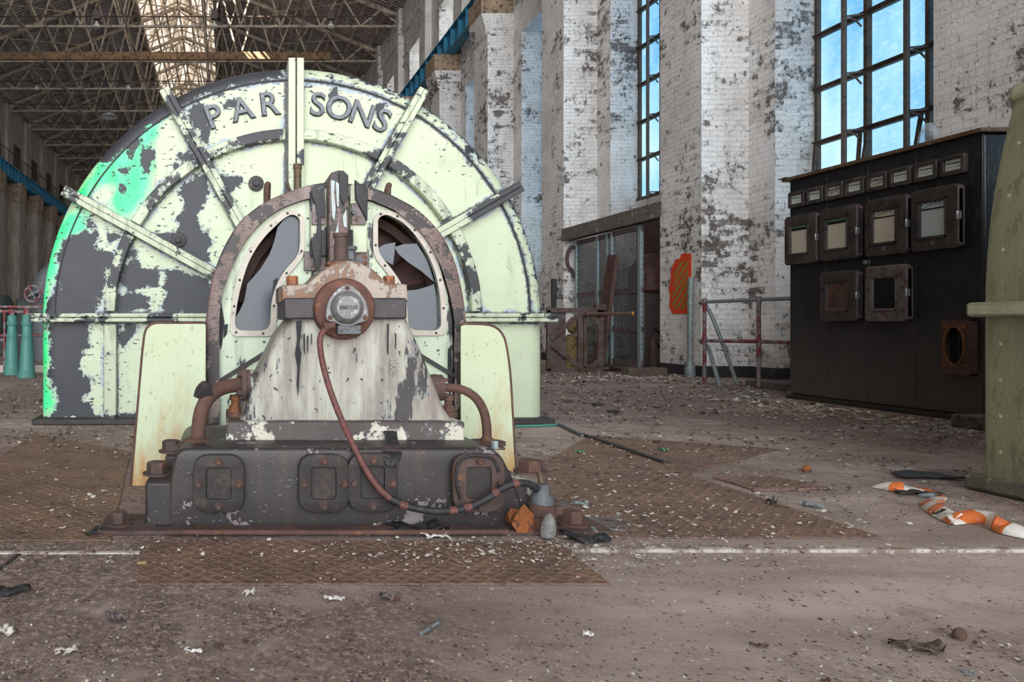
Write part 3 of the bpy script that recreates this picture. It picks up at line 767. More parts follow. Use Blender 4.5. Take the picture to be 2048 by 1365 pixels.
# dark worn strip along the rim of the upper left quarter and a thin broken one on the right
arc = lambda r, a0, a1, n=14: [(585+r*math.cos(math.radians(a0+(a1-a0)*i/n)), 636-r*math.sin(math.radians(a0+(a1-a0)*i/n))) for i in range(n+1)]
DARK += [arc(520, 92, 141)+arc(478, 141, 92), arc(520, 40, 78)+arc(497, 78, 40), arc(520, 4, 30)+arc(500, 30, 4)]
GREEN = [  # outlines of the green light on the left edge, painted into the casing colour
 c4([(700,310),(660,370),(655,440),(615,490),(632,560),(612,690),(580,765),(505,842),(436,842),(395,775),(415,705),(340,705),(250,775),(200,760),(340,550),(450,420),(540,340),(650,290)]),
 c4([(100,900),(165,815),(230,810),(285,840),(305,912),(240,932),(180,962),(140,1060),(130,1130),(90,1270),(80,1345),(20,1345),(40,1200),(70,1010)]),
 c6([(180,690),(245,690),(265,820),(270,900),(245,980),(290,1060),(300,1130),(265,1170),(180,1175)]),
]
def sdf(px, py, polys, lim):
    best = np.full(len(px), -9.)
    for poly in polys:
        q = np.array([(dx_(x), dz_(y)) for x, y in poly]); d = np.full(len(px), 9.); ins = np.zeros(len(px), bool)
        for i in range(len(q)):
            a, e = q[i-1], q[i]; ab = e-a; L = max(1e-9, ab.dot(ab))
            t = np.clip(((px-a[0])*ab[0]+(py-a[1])*ab[1])/L, 0, 1)
            d = np.minimum(d, np.hypot(px-a[0]-t*ab[0], py-a[1]-t*ab[1]))
            cr = ((a[1] > py) != (e[1] > py)) & (px < (e[0]-a[0])*(py-a[1])/(e[1]-a[1]+1e-12)+a[0]); ins ^= cr
        best = np.maximum(best, np.where(ins, d, -d))
    return np.clip(best, -lim, lim)
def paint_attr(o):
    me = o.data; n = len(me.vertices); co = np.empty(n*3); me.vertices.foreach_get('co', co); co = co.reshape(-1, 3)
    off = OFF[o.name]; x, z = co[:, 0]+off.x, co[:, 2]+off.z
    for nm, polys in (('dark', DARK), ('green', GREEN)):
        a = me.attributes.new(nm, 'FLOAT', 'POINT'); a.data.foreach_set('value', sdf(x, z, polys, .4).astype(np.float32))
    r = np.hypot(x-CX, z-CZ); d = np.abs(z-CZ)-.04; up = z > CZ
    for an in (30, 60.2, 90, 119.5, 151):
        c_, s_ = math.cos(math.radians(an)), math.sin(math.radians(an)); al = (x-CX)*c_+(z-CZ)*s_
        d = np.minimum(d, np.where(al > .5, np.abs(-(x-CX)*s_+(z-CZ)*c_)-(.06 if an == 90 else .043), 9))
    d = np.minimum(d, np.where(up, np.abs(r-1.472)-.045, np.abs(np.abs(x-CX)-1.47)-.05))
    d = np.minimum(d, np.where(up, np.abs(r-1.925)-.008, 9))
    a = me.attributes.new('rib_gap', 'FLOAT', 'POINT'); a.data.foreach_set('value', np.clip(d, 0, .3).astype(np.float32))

cas = thing('turbine_casing', (CX, YD, 0), 'huge round-topped turbine casing of peeling pale green paint with raised letters', 'turbine')
def outline(R, n_arc=200, n_side=36):
    p = [(CX-R, CZ*i/n_side) for i in range(n_side)]
    p += [(CX+R*math.cos(PI-PI*i/n_arc), CZ+R*math.sin(PI-PI*i/n_arc)) for i in range(n_arc+1)]
    p += [(CX+R, CZ*(n_side-1-i)/n_side) for i in range(n_side)]
    return p
R0 = 1.945
full = outline(R0); cen = [(CX, z) if z <= CZ else (CX, CZ) for x, z in full]
rings = []
for i in range(74):
    s = i/73
    rings.append([(c[0]+(p[0]-c[0])*s, YD, c[1]+(p[1]-c[1])*s) for c, p in zip(cen, full)])
for R, y in ((1.985, 5.885), (2.02, 5.91), (2.04, 5.95), (RD, 6.02), (RD, 6.3), (RD, 7.2), (RD, 8.2)):
    rings.append([(x, y, z) for x, z in outline(R)])
m = MB().rings(rings, cap=False, closed=False)
last = len(m.v)-len(rings[0]); m.f.append(tuple(range(last, len(m.v))))
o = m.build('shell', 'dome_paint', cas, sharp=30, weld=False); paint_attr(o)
# thin seam line inside the rim
MB().arcbar(CX, CZ, 1.918, 1.93, YD-.006, YD+.004, 0, 180, 96).build('rim_seam', 'tar', cas)
# ring rib and its straight legs
def arcs(r0, r1, y0, y1, mat, name):
    for a0, a1 in ((2, 29), (33, 58), (62, 87.5), (92.5, 118), (122, 149), (153, 178)):
        MB().arcbar(CX, CZ, r0, r1, y0, y1, a0, a1, 20).build(name, mat, cas, bevel=.008)
arcs(1.43, 1.515, YD-.075, YD+.01, 'cream_rib', 'ring_rib')
for s in (-1, 1):
    MB().box(CX+s*1.47-.05, CX+s*1.47+.05, YD-.05, YD+.01, .02, CZ-.05).build('upright_rib', 'cream_rib', cas, bevel=.008)
# radial ribs: two thin bars side by side
for a, r0 in ((30, .7), (60.2, .7), (119.5, .7), (151, .62)):
    d = Vector((math.cos(math.radians(a)), 0, math.sin(math.radians(a)))); q = Vector((-d.z, 0, d.x)); c0 = Vector((CX, YD-.045, CZ))
    m = MB()
    for s in (-1, 1):
        m.obox(c0+d*((r0+2.1)/2)+q*(.022*s), d*((2.1-r0)/2), Vector((0, .06, 0)), q*.021)
    m.build('radial_rib', 'cream_rib', cas, bevel=.005)
m = MB()
for s in (-1, 1): m.box(dx_(590.5)+(.005 if s > 0 else -.062), dx_(590.5)+(.062 if s > 0 else -.005), YD-.09, YD+.16, 1.2, dz_(123))
m.build('radial_rib', 'cream_peel', cas, bevel=.006)
# split flange
fl = MB()
for z0, z1 in ((CZ-.035, CZ-.002), (CZ+.002, CZ+.035)):
    fl.box(dx_(64), dx_(1106), YD-.10, 8.0, z0, z1)
fl.build('split_flange', 'cream_rib', cas, bevel=.01)
for px, py in ((512, 368), (357, 481), (335, 655)):
    c = (dx_(px), YD, dz_(py))
    o = MB().lathe(c, (0,-1,0), [(0,.062),(.02,.062),(.028,.05)], 28).build('boss', 'band_dark', cas)
    MB().hexbolt((c[0], YD-.026, c[2]), (0,-1,0), .028, .03).build('bolt', 'dark_iron', o)
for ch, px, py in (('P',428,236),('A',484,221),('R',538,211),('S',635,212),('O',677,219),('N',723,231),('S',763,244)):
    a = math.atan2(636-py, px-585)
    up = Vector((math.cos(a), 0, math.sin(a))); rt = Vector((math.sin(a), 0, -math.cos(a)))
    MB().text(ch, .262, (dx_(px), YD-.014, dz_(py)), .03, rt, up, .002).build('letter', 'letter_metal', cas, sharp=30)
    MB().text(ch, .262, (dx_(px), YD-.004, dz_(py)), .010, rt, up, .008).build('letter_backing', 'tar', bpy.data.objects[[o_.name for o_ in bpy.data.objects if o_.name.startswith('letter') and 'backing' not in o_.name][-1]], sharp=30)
MB().box(dx_(70), dx_(1100), YD-.10, 8.3, 0, .05).build('foot_plinth', 'dark_iron', cas, bevel=.01)
x = dx_(592)
MB().lathe((x, YD-.13, dz_(385)), (0,0,1), [(0,.03),(.16,.03),(.165,.036),(.2,.036)], 18).build('vent_pipe', 'brass_dark', cas)
MB().tube(catmull([P(583, 388, YD-.1), P(578, 378, YD-.12), P(574, 366, YD-.1)], 4), .014).build('hook', 'rust_dark', cas)

# ================================================================== THE HOOD WITH THE TWO BROKEN WINDOWS
YH = 3.70; SH = F/YH
hx = lambda px: (px-VX)/SH
hz = lambda py: EYE-(py-VY)/SH
c7 = lambda pts: [(hx(380+x/3.412), hz(320+y/3.412)) for x, y in pts]
hood = thing('fan_hood', (hx(670), YH, 0), 'arched pale green fan hood with two broken curved windows', 'machine hood')
top = [(125,1100),(150,900),(178,780),(250,600),(350,440),(430,370),(500,318),(600,268),(700,230),(830,192),(1000,175),(1210,210),(1300,235),(1400,280),(1550,370),(1690,520),(1780,700),(1830,900),(1858,1100)]
ot = [(p[0], p[1]) for p in catmull([(x, z, 0) for x, z in c7(top)], 5)]
ot = [(ot[0][0], .02)]+ot+[(ot[-1][0], .02)]
itop = [(200,1100),(215,950),(240,850),(320,660),(400,530),(470,450),(560,375),(660,320),(760,285),(830,270),(1000,255),(1210,280),(1290,310),(1380,350),(1500,440),(1610,560),(1700,740),(1760,930),(1790,1100)]
it = [(p[0], p[1]) for p in catmull([(x, z, 0) for x, z in c7(itop)], 5)]
it = [(it[0][0], .02)]+it+[(it[-1][0], .02)]
LW_in = [(300,1165),(318,1000),(350,850),(400,690),(500,530),(640,400),(700,370),(748,400),(748,645),(640,760),(585,860),(555,960),(545,1165)]
LW_out = [(268,1205),(280,1000),(310,840),(365,660),(470,495),(610,370),(690,335),(782,385),(782,662),(670,785),(620,880),(592,970),(585,1205)]
RW_in = [(1490,1162),(1475,960),(1445,850),(1370,740),(1280,640),(1280,400),(1330,372),(1440,420),(1530,510),(1620,640),(1680,800),(1705,960),(1708,1165)]
RW_out = [(1450,1200),(1440,990),(1410,880),(1340,770),(1246,662),(1246,385),(1330,335),(1460,385),(1560,480),(1660,620),(1720,790),(1745,960),(1748,1200)]
rr = [.05,.2,.2,.2,.2,.2,.04,.06,.06,.15,.2,.2,.05]
rr2 = [.04,.2,.2,.15,.06,.05,.04,.2,.2,.2,.2,.2,.04]
lwi, lwo = rounded(c7(LW_in), rr), rounded(c7(LW_out), rr)
rwi, rwo = rounded(c7(RW_in), rr2), rounded(c7(RW_out), rr2)
MB().plate(it, [lwi, rwi], YH, YH+.02).build('front_plate', 'hood_paint', hood)
MB().plate(ot, [it[::-1]], YH-.035, YH+.05, .012).build('rim', 'rim_wood', hood)
ap = [(x, z) for x, z in ot]
MB().rings([[(x, YH+.05, z) for x, z in ap], [(x, YD-.11, z) for x, z in ap]], cap=False, closed=False).build('hood_shell', 'hood_paint', hood)
for o_, i_ in ((lwo, lwi), (rwo, rwi)):
    f = MB().plate(o_, [i_], YH-.014, YH+.0).build('window_frame', 'frame_grey', hood, bevel=.003)
    n = len(o_)
    for k in range(2, n, max(1, n//11)):
        a, e = Vector(o_[k]), Vector(i_[k % len(i_)]); c = (a+e)/2
        MB().lathe((c.x, YH-.014, c.y), (0,-1,0), [(0,.007),(.004,.006)], 8).build('screw', 'dark_iron', f)
g1 = [(600,455),(575,560),(545,640),(480,745),(392,845),(372,960),(340,1030),(302,1090),(302,1165),(545,1165),(555,960),(585,860),(640,760),(748,645),(748,400),(705,370),(650,395)]
MB().plate(c7(g1), [], YH+.022, YH+.027).build('glass_pane', 'dusty_glass', hood)
for q in ([(1462,893),(1500,890),(1560,885),(1640,860),(1675,845),(1705,960),(1708,1165),(1490,1162),(1475,960)], [(1400,592),(1470,572),(1555,568),(1630,680),(1680,838),(1590,760),(1500,700),(1430,640)], [(1282,600),(1340,572),(1408,560),(1402,640),(1392,715),(1345,690),(1282,640)]):
    MB().plate(c7(q), [], YH+.022, YH+.027).build('glass_shard', 'shard_glass', hood)
# the fan wheel seen through the broken glass
hc = (hx(688), 0, hz(612))
m = MB().lathe((hc[0], 4.05, hc[2]), (0,1,0), [(0,.10),(0,.56),(.04,.60),(.30,.60),(.30,.5),(.06,.46),(.06,.12)], 64, False)
m.build('fan_wheel', 'maroon', hood)
m = MB()
for k in range(12):
    a = 2*PI*k/12+.2; d = Vector((math.cos(a), 0, math.sin(a))); t = Vector((-d.z, 0, d.x))
    m.obox(Vector((hc[0], 3.98, hc[2]))+d*.42, d*.15, (t*.03+Vector((0,.05,0))), t*.006-Vector((0,.004,0)))
m.build('fan_blades', 'rust_dark', hood)
MB().arcbar(hc[0], hc[2]-.02, .50, .545, 3.9, 3.93, 10, 175, 30).build('inner_ring', 'rust_dark', hood)
MB().plate(it, [], 5.0, 5.03).build('back_plate', 'maroon', hood)
# central post, packing strips and clamp plates
c8 = lambda x, y, Y: P(580+x/5.686, 320+y/5.686, Y)
def c8box(x0, x1, y0, y1, ya, yb):
    a, e = c8(x0, y1, ya), c8(x1, y0, ya); return MB().box(a.x, e.x, ya, yb, a.z, e.z)
pp = [(460,1165),(460,190),(480,155),(560,130),(610,140),(652,180),(652,1165)]
MB().plate([(c8(x,y,YH-.12).x, c8(x,y,YH-.12).z) for x, y in pp], [], YH-.12, YH+.1, .006).build('centre_post', 'rim_wood', hood)
MB().plate([(c8(x,y,YH-.13).x, c8(x,y,YH-.13).z) for x, y in [(565,150),(600,128),(655,180),(650,330),(655,440),(610,500),(575,430),(565,300)]], [], YH-.135, YH-.118, .003).build('torn_wrap', 'black_rubber', hood)
MB().plate([(c8(x,y,YH-.05).x, c8(x,y,YH-.05).z) for x, y in [(245,1080),(245,360),(320,300),(400,300),(405,620),(405,1080)]], [], YH-.05, YH+.0, .006).build('packing_strip', 'cream_rib', hood)
MB().plate([(c8(x,y,YH-.05).x, c8(x,y,YH-.05).z) for x, y in [(700,1040),(700,300),(760,265),(865,300),(865,1040)]], [], YH-.05, YH+.0, .006).build('packing_strip', 'cream_peel', hood)
MB().plate([(c8(x,y,YH-.08).x, c8(x,y,YH-.08).z) for x, y in [(755,255),(790,285),(850,285),(872,340),(868,640),(800,520),(760,440)]], [], YH-.085, YH-.055, .006).build('torn_wrap', 'black_rubber', hood)
MB().plate([(c8(x,y,YH-.08).x, c8(x,y,YH-.08).z) for x, y in [(250,370),(310,345),(385,335),(400,600),(395,640),(345,650),(350,900),(345,1200),(300,1230),(270,1060),(250,900),(310,880),(330,690),(300,500),(262,420)]], [], YH-.075, YH-.052, .004).build('torn_wrap', 'black_rubber', hood)
for q in ((248, 405, 502, 738), (700, 862, 490, 738)): 
    o = c8box(*q, YH-.065, YH-.04).build('clamp_plate', 'steel_plate', hood, bevel=.003)
    a = c8(q[0]+.35*(q[1]-q[0]), 690, YH-.065); MB().lathe((a.x, YH-.065, a.z), (0,-1,0), [(0,.008),(.004,.007)], 10).build('screw', 'rust_dark', o)
a = c8(720, 602, YH-.07); MB().hexbolt((a.x, YH-.06, a.z), (0,-1,0), .013, .03).build('bolt', 'grey_lead', hood)
for q in ((160, 400, 1040, 1260), (745, 900, 1020, 1240)):
    c8box(*q, YH-.03, YH-.012).build('gusset_plate', 'steel_plate', hood, bevel=.003)
a, e = c8(685, 800, YH-.1), c8(685, 1010, YH-.1); MB().cyl(a, e, .014).build('drain_rod', 'tar', hood)
m = MB().lathe(c8(690, 1140, YH-.12), (0,0,1), [(0,.024),(.05,.024),(.05,.032),(.065,.032),(.07,.02)], 18); m.build('gland', 'grey_lead', hood)
for q_ in ([(465,230),(510,240),(500,380),(520,560),(505,700),(480,640),(470,450)], [(520,250),(560,270),(555,540),(535,520)], [(500,900),(550,690),(552,940),(490,950)], [(600,640),(640,560),(648,770),(610,760)]):
    MB().plate([(c8(x,y,YH-.127).x, c8(x,y,YH-.127).z) for x, y in q_], [], YH-.1285, YH-.124).build('paint_strip', 'paper_blue', hood)
# rusty lifting loops behind the rim
for px, py in ((533, 368), (776, 370)):
    m = MB(); x = P(px, py, YH+.4); m.tube(catmull([(x.x, YH+.4, x.z-.16), (x.x, YH+.4, x.z-.03), (x.x+.01, YH+.42, x.z), (x.x+.012, YH+.48, x.z-.03), (x.x+.012, YH+.5, x.z-.18)], 5), .017).build('lifting_loop', 'rust', hood)
for sg, pts in ((1, [(440,762),(540,700)]), (-1, [(832,706),(938,770)])):
    a, e = P(pts[0][0], pts[0][1], YH-.01), P(pts[1][0], pts[1][1], YH-.01); MB().bar(a, e, .02, .012, (0,1,0)).build('skirt_seam', 'dark_iron', hood)

DR = []
# guard sheets either side
YG = 3.58; SG = F/YG
gp = lambda pts: [((x-VX)/SG, max(.004, EYE-(y-VY)/SG)) for x, y in pts]
lg = rounded(gp([(262,975),(285,700),(292,646),(411,646),(409,975)]), [.01,.3,.12,.02,.01])
o = MB().plate(lg, [], YG, YG+.012).build('guard_sheet', 'guard_paint', None, bevel=.003); tag(o, 'pale green curved guard sheet with rust foot, left of the arched hood', 'guard panel', 'guard sheets')
MB().bar((lg[8][0]+.002, YG+.004, lg[8][1]), (lg[0][0]+.002, YG+.004, lg[0][1]), .012, .008, (0,1,0))
rg = rounded(gp([(922,975),(922,648),(1005,650),(1020,730),(1034,975)]), [.01,.02,.22,.3,.01])
o = MB().plate(rg, [], YG, YG+.012).build('guard_sheet', 'guard_paint', None, bevel=.003); tag(o, 'pale green curved guard sheet streaked with rust, right of the arched hood', 'guard panel', 'guard sheets')
for (ob, outl, k0, k1) in ((bpy.data.objects['guard_sheet'], lg, 3, 24), (bpy.data.objects['guard_sheet.001'], rg, 9, 32)):
    MB().tube([(x, YG+.004, z) for x, z in outl[k0:k1]], .007, 8).build('edge_bead', 'rust', ob)
# tar that ran down over the paint
drip = lambda pts, Y, par, fn: MB().plate([(fn(x, y, Y).x, fn(x, y, Y).z) for x, y in pts], [], Y, Y+.004).build('tar_drip', 'tar', par)
PX = lambda x, y, Y: P(x, y, Y)
for q_ in ([(592,643),(604,641),(602,668),(599,690),(603,706),(600,735),(598,770),(596,795),(593,770),(595,735),(590,708),(594,680)], [(607,668),(610,668),(610,712),(607,700)], [(614,672),(617,672),(616,708),(614,700)], [(774,648),(778,648),(777,712),(774,706)], [(790,668),(793,668),(792,700),(790,696)], [(622,668),(624,668),(624,690),(622,688)]):
    drip(q_, YP-.034, ped_, PX) if False else DR.append(q_)
for q_ in ([(432,588),(440,592),(445,620),(449,645),(444,690),(441,702),(438,680),(434,640)], [(448,650),(456,648),(454,668),(447,678)], [(424,640),(428,642),(429,700),(424,742),(421,720)], [(548,560),(556,556),(553,600),(549,640),(545,600)], [(896,700),(903,690),(905,760),(900,800),(896,760)]):
    drip(q_, YH-.006, hood, PX)

# ================================================================== BEARING PEDESTAL
YP = 3.08; SP = F/YP
px_ = lambda p: (p-VX)/SP
pz_ = lambda p: EYE-(p-VY)/SP
ped = thing('bearing_pedestal', (px_(690), YP, .293), 'white bearing pedestal stained brown with rusty round shaft cover in front of hood', 'bearing pedestal')
side = [(492,852),(512,795),(540,735),(568,680),(598,640),(800,640),(830,705),(858,775),(878,825),(896,852)]
MB().plate([(px_(x), pz_(y)) for x, y in side], [], YP, YP+.42, .03).build('body', 'pedestal_paint', ped)
MB().box((452-VX)*3.03/F, (930-VX)*3.03/F, 3.03, 3.52, .293, .395).build('foot_flange', 'flange_paint', ped, bevel=.01)
MB().box(px_(566), px_(808), YP-.05, YP+.34, pz_(639), pz_(597)).build('joint_band', 'band_dark', ped, bevel=.008)
cap = [(568,598),(568,577),(616,574),(632,560),(648,545),(668,533),(692,528),(716,532),(738,543),(752,556),(770,573),(806,575),(808,598)]
MB().plate([(px_(x), pz_(y)) for x, y in cap], [], YP-.03, YP+.34, .012).build('bearing_cap', 'bearing_paint', ped)
for x in (587, 784):
    MB().hexbolt((px_(x), YP+.06, pz_(574)), (0,0,1), .026, .05).build('cap_bolt', 'rust_bright', ped)
YB_ = 2.98; q = lambda x, y, Y=YB_: P(x, y, Y)
c = q(691, 618); MB().lathe((c.x, YP-.02, c.z), (0,-1,0), [(0,.128),(.045,.128),(.058,.122),(.066,.105),(.066,.05)], 56).build('shaft_cover', 'hub_rust', ped)
# grey tachometer drive on the shaft cover
c9 = lambda x, y, Y: P(560+x/7.314, 520+y/7.314, Y)
tac = [(985,372),(1060,400),(1150,480),(1240,600),(1278,760),(1278,880),(1180,900),(985,985),(790,900),(690,880),(684,760),(720,600),(810,480),(910,400)]
rr_ = rounded([(c9(x,y,2.95).x, c9(x,y,2.95).z) for x, y in tac], .03)
o = MB().plate(rr_, [], 2.945, 2.975, .005).build('speed_sensor_cover', 'cast_grey', ped)
c = c9(982, 700, 2.94); MB().lathe((c.x, 2.95, c.z), (0,-1,0), [(0,.069),(.012,.066),(.03,.056),(.04,.046),(.044,.02)], 40).build('sensor_dome', 'cast_grey', o)
MB().text('SMITHS', .021, (c.x, 2.905, c.z), .006, (1,0,0), (0,0,1), .0008).build('raised_lettering', 'grey_lead', o)
for x, y in ((985,410),(735,845),(1248,845)):
    a = c9(x, y, 2.945); MB().lathe((a.x, 2.947, a.z), (0,-1,0), [(0,.010),(.006,.009),(.009,.005)], 10).build('screw', 'rust', o)
a, e = c9(840, 1090, 2.95), c9(1180, 960, 2.95); MB().box(a.x, e.x, 2.94, 2.99, a.z, e.z).build('terminal_block', 'grey_lead', o, bevel=.003)
a = c9(985, 1000, 2.935); MB().lathe((a.x, 2.945, a.z), (0,-1,0), [(0,.009),(.012,.007)], 10).build('screw', 'grey_lead', o)
a = P(682, 525, YP+.05); m = MB().lathe((a.x, YP+.05, a.z-.01), (0,0,1), [(0,.05),(.015,.045),(.02,.034),(.03,.03),(.115,.03),(.12,.034),(.135,.034)], 24); m.build('oil_filler_pipe', 'rust_dark', ped)
m = MB().box(px_(655), px_(735), YP+.0, YP+.1, pz_(530), pz_(523)); m.build('filler_flange', 'rust_bright', ped, bevel=.003)
a = P(717, 526, YP); MB().hexbolt((a.x, YP, a.z), (0,-1,0), .012, .02).build('bolt', 'grey_lead', ped)
for px, py, s in ((470, 847, 1), (897, 847, -1)):
    a = P(px, py, 3.2); o = MB().lathe((a.x, 3.2, .395), (0,0,1), [(0,.04),(.02,.04)], 20).build('bolt_washer', 'rust', ped)
    MB().hexbolt((a.x, 3.2, .41), (0,0,1), .028, .035, 1.2).lathe((a.x, 3.2, .445), (0,0,1), [(0,.018),(.02,.018),(.022,.024),(.045,.024)], 14).build('bolt', 'rust_bright' if s > 0 else 'rust', o)
# cast marks on the body
if True:
    a = P(785, 730, YP); MB().text('2085', .036, (a.x, YP-.032, a.z), .006, (0,0,1), (-1,0,0), .0006).build('cast_mark', 'pedestal_paint', ped)
a = P(762, 738, YP); MB().torus((a.x, YP-.031, a.z), (0,1,0), .012, .002, 20, 6).build('plug', 'pedestal_paint', ped)
for pts in ([(770,880),(762,895),(775,905),(790,918),(800,905),(785,890),(778,865),(768,862)],):
    pass
for q_ in DR: drip(q_, YP-.034, ped, PX)
# drain branches
lp = [P(x, y, Y) for x, y, Y in ((500,768,3.16),(478,770,3.15),(450,775,3.12),(425,787,3.08),(408,810,3.05),(399,840,3.03),(396,885,3.02))]
o = MB().tube(catmull(lp, 6), .031, 16).build('drain_pipe', 'rust', ped)
a = P(500, 768, 3.16); MB().lathe((a.x-.035, 3.16, a.z), (1,0,.0), [(0,.075),(.018,.075),(.018,.062),(.035,.06)], 24).build('pipe_flange', 'rust_dark', o)
MB().lathe((a.x-.01, 3.17, a.z), (1,.1,-.05), [(0,.062),(.06,.06),(.12,.075)], 20).build('nozzle', 'pedestal_paint', ped)
for an in (.6, 2.2, 3.8, 5.3): MB().hexbolt((a.x-.035, 3.16+.056*math.cos(an), a.z+.056*math.sin(an)), (-1,0,0), .012, .02).build('flange_bolt', 'rust_dark', o)
a = P(418, 790, 3.07); d = Vector((-.75,-.25,.5)).normalized(); m = MB().lathe(a-d*.01, d, [(0,.032),(.03,.04),(.06,.044),(.07,.02)], 6); m.build('pipe_plug', 'band_dark', o)
a = lp[-1]; MB().lathe((a.x, a.y, .293), (0,0,1), [(0,.085),(.012,.085),(.012,.07),(.025,.065),(.04,.036)], 24).build('pipe_flange', 'rust', o)
rp = [P(x, y, Y) for x, y, Y in ((880,776,3.2),(900,776,3.18),(925,780,3.15),(950,795,3.12),(966,820,3.1),(973,850,3.08),(974,888,3.07))]
o = MB().tube(catmull(rp, 6), .019, 14).build('drain_pipe', 'rust', ped)
a = rp[0]; MB().lathe((a.x-.02, a.y, a.z), (1,0,0), [(-.08,.045),(-.01,.06),(.008,.06),(.012,.058),(.028,.058),(.03,.03)], 24).build('pipe_flange', 'rust_dark', o)
for an in (.6, 2.2, 3.8, 5.3): MB().hexbolt((a.x+.008, a.y+.045*math.cos(an), a.z+.045*math.sin(an)), (1,0,0), .009, .018).build('flange_bolt', 'rust', o)
a = rp[-1]; MB().lathe((a.x, a.y, .293), (0,0,1), [(0,.075),(.014,.075),(.016,.03),(.03,.022)], 24).build('pipe_flange', 'rust', o)

# ================================================================== BLACK BASE BLOCK
YF = 2.83; SF = F/YF
bx = lambda p: (p-VX)/SF
bz = lambda p: EYE-(p-VY)/SF
base = thing('machine_base', (bx(690), YF, 0), 'oily black cast iron base block with four bolted inspection covers', 'machine base')
prof = rounded([(bx(338),.012),(bx(348),bz(960)),(bx(358),bz(906)),(bx(992),bz(906)),(bx(1030),bz(985)),(bx(1046),.012)], [.0,.05,.04,.05,.05,.0])
MB().plate(prof, [], YF, YF+.66, .018).build('block', 'base_black', base)
MB().box(bx(290), bx(345), YF+.0, YF+.45, .0, bz(965)).build('foot', 'base_black', base, bevel=.012)
MB().box(bx(318), bx(360), YF+.28, YF+.62, bz(965)-.01, .235).build('foot_step', 'base_black', base, bevel=.008)
MB().box(bx(1028), bx(1078), YF+.05, YF+.5, .0, bz(968)).build('foot', 'flange_paint', base, bevel=.014)
MB().box(bx(345), bx(1035), YF+.12, YF+.2, .29, .3).build('top_ledge', 'rust_dark', base, bevel=.003)
for px, py, Y, r, h in ((315, 945, 2.98, .045, .052), (343, 906, 3.22, .042, .052), (1061, 948, 3.02, .05, .052)):
    a = P(px, py, Y); z0 = bz(965) if px != 343 else .235
    MB().hexbolt((a.x, Y, z0), (0,0,1), r, h, 1.35).build('holding_down_bolt', 'rust' if px > 1000 else 'rust_dark', base)
a = P(990, 890, 2.93); MB().hexbolt((a.x, 2.93, .30), (0,0,1), .014, .03).build('bolt', 'galvanised', base)
for x0, x1, y0, y1, mat in ((389,486,909,1019,'cover_iron'),(597,693,908,1019,'cover_iron'),(695,788,906,1018,'cover_iron'),(902,1000,907,1018,'rust_dark')):
    xa, xb, za, zb = bx(x0), bx(x1), bz(y1), bz(y0); w, h = xb-xa, zb-za; xm, zm = (xa+xb)/2, (za+zb)/2
    inner = rounded(rect(xm-w*.27, xm+w*.27, zm-h*.30, zm+h*.30), .018)
    o = MB().plate(rounded(rect(xa, xb, za, zb), .06), [inner], YF-.042, YF-.015, .004).build('inspection_cover', mat, base)
    MB().plate(rounded(rect(xm-w*.29, xm+w*.29, zm-h*.32, zm+h*.32), .018), [], YF-.03, YF-.012).build('recess', 'cover_iron', o)
    for dx, dz in ((0,.40),(0,-.40),(-.41,0),(.41,0)):
        MB().hexbolt((xm+dx*w, YF-.042, zm+dz*h), (0,-1,0), .0125, .02, 1.3).build('bolt', 'rust' if (dx+dz) > 0 else 'rust_dark', o)
MB().tube(catmull([P(922,1000,YF-.05), P(912,960,YF-.05), P(918,925,YF-.05), P(945,912,YF-.05), P(985,918,YF-.045), P(998,945,YF-.045)], 6), .006, 8).build('gasket_strip', 'black_rubber', base)
# sole plate and its bolts
MB().box((195-VX)*2.76/F, (1225-VX)*2.76/F, 2.745, 3.0, 0, .018).build('sole_plate', 'rust_dark', base, bevel=.004)
for px, r, h, mat in ((238, .034, .05, 'rust_dark'), (1145, .04, .055, 'rust')):
    a = (px-VX)*2.84/F; MB().hexbolt((a, 2.84, .018), (0,0,1), r, h, 1.5).build('anchor_bolt', mat, base)

# the flexible conduit, running from the sensor to the stub on the right
pts = [(654,656,2.93),(643,668,2.91),(640,690,2.9),(646,730,2.9),(660,780,2.88),(682,838,2.86),(706,890,2.80),(735,945,2.77),(765,985,2.75),(800,1008,2.735),(845,1020,2.73),(890,1023,2.73),(935,1016,2.735),(975,997,2.74),(1005,977,2.745),(1035,967,2.75),(1062,970,2.77),(1078,985,2.80),(1084,1000,2.82)]
path = catmull([P(*p) for p in pts], 6)
n1 = int(len(path)*.47)
t = thing('flexible_conduit', P(890, 1060, 2.73)*1, 'rust-red flexible conduit drooping from the shaft cover across the black base', 'cable')
MB().tube(path[:n1+1], .0125, 12).build('metal_sheath', 'hose_rust', t)
MB().tube(path[n1:], .014, 12).build('rubber_sleeve', 'black_rubber', t)
for i in (.50, .62, .66, .74, .81):
    k = int(len(path)*i); MB().tube(path[k:k+3], .0155, 10).build('worn_spot', 'hose_rust', t)
a = path[0]; MB().lathe(a+Vector((.03,0,.012)), (-1,-.1,-.25), [(0,.016),(.03,.016),(.03,.019),(.045,.019)], 14).build('gland', 'rust', t)
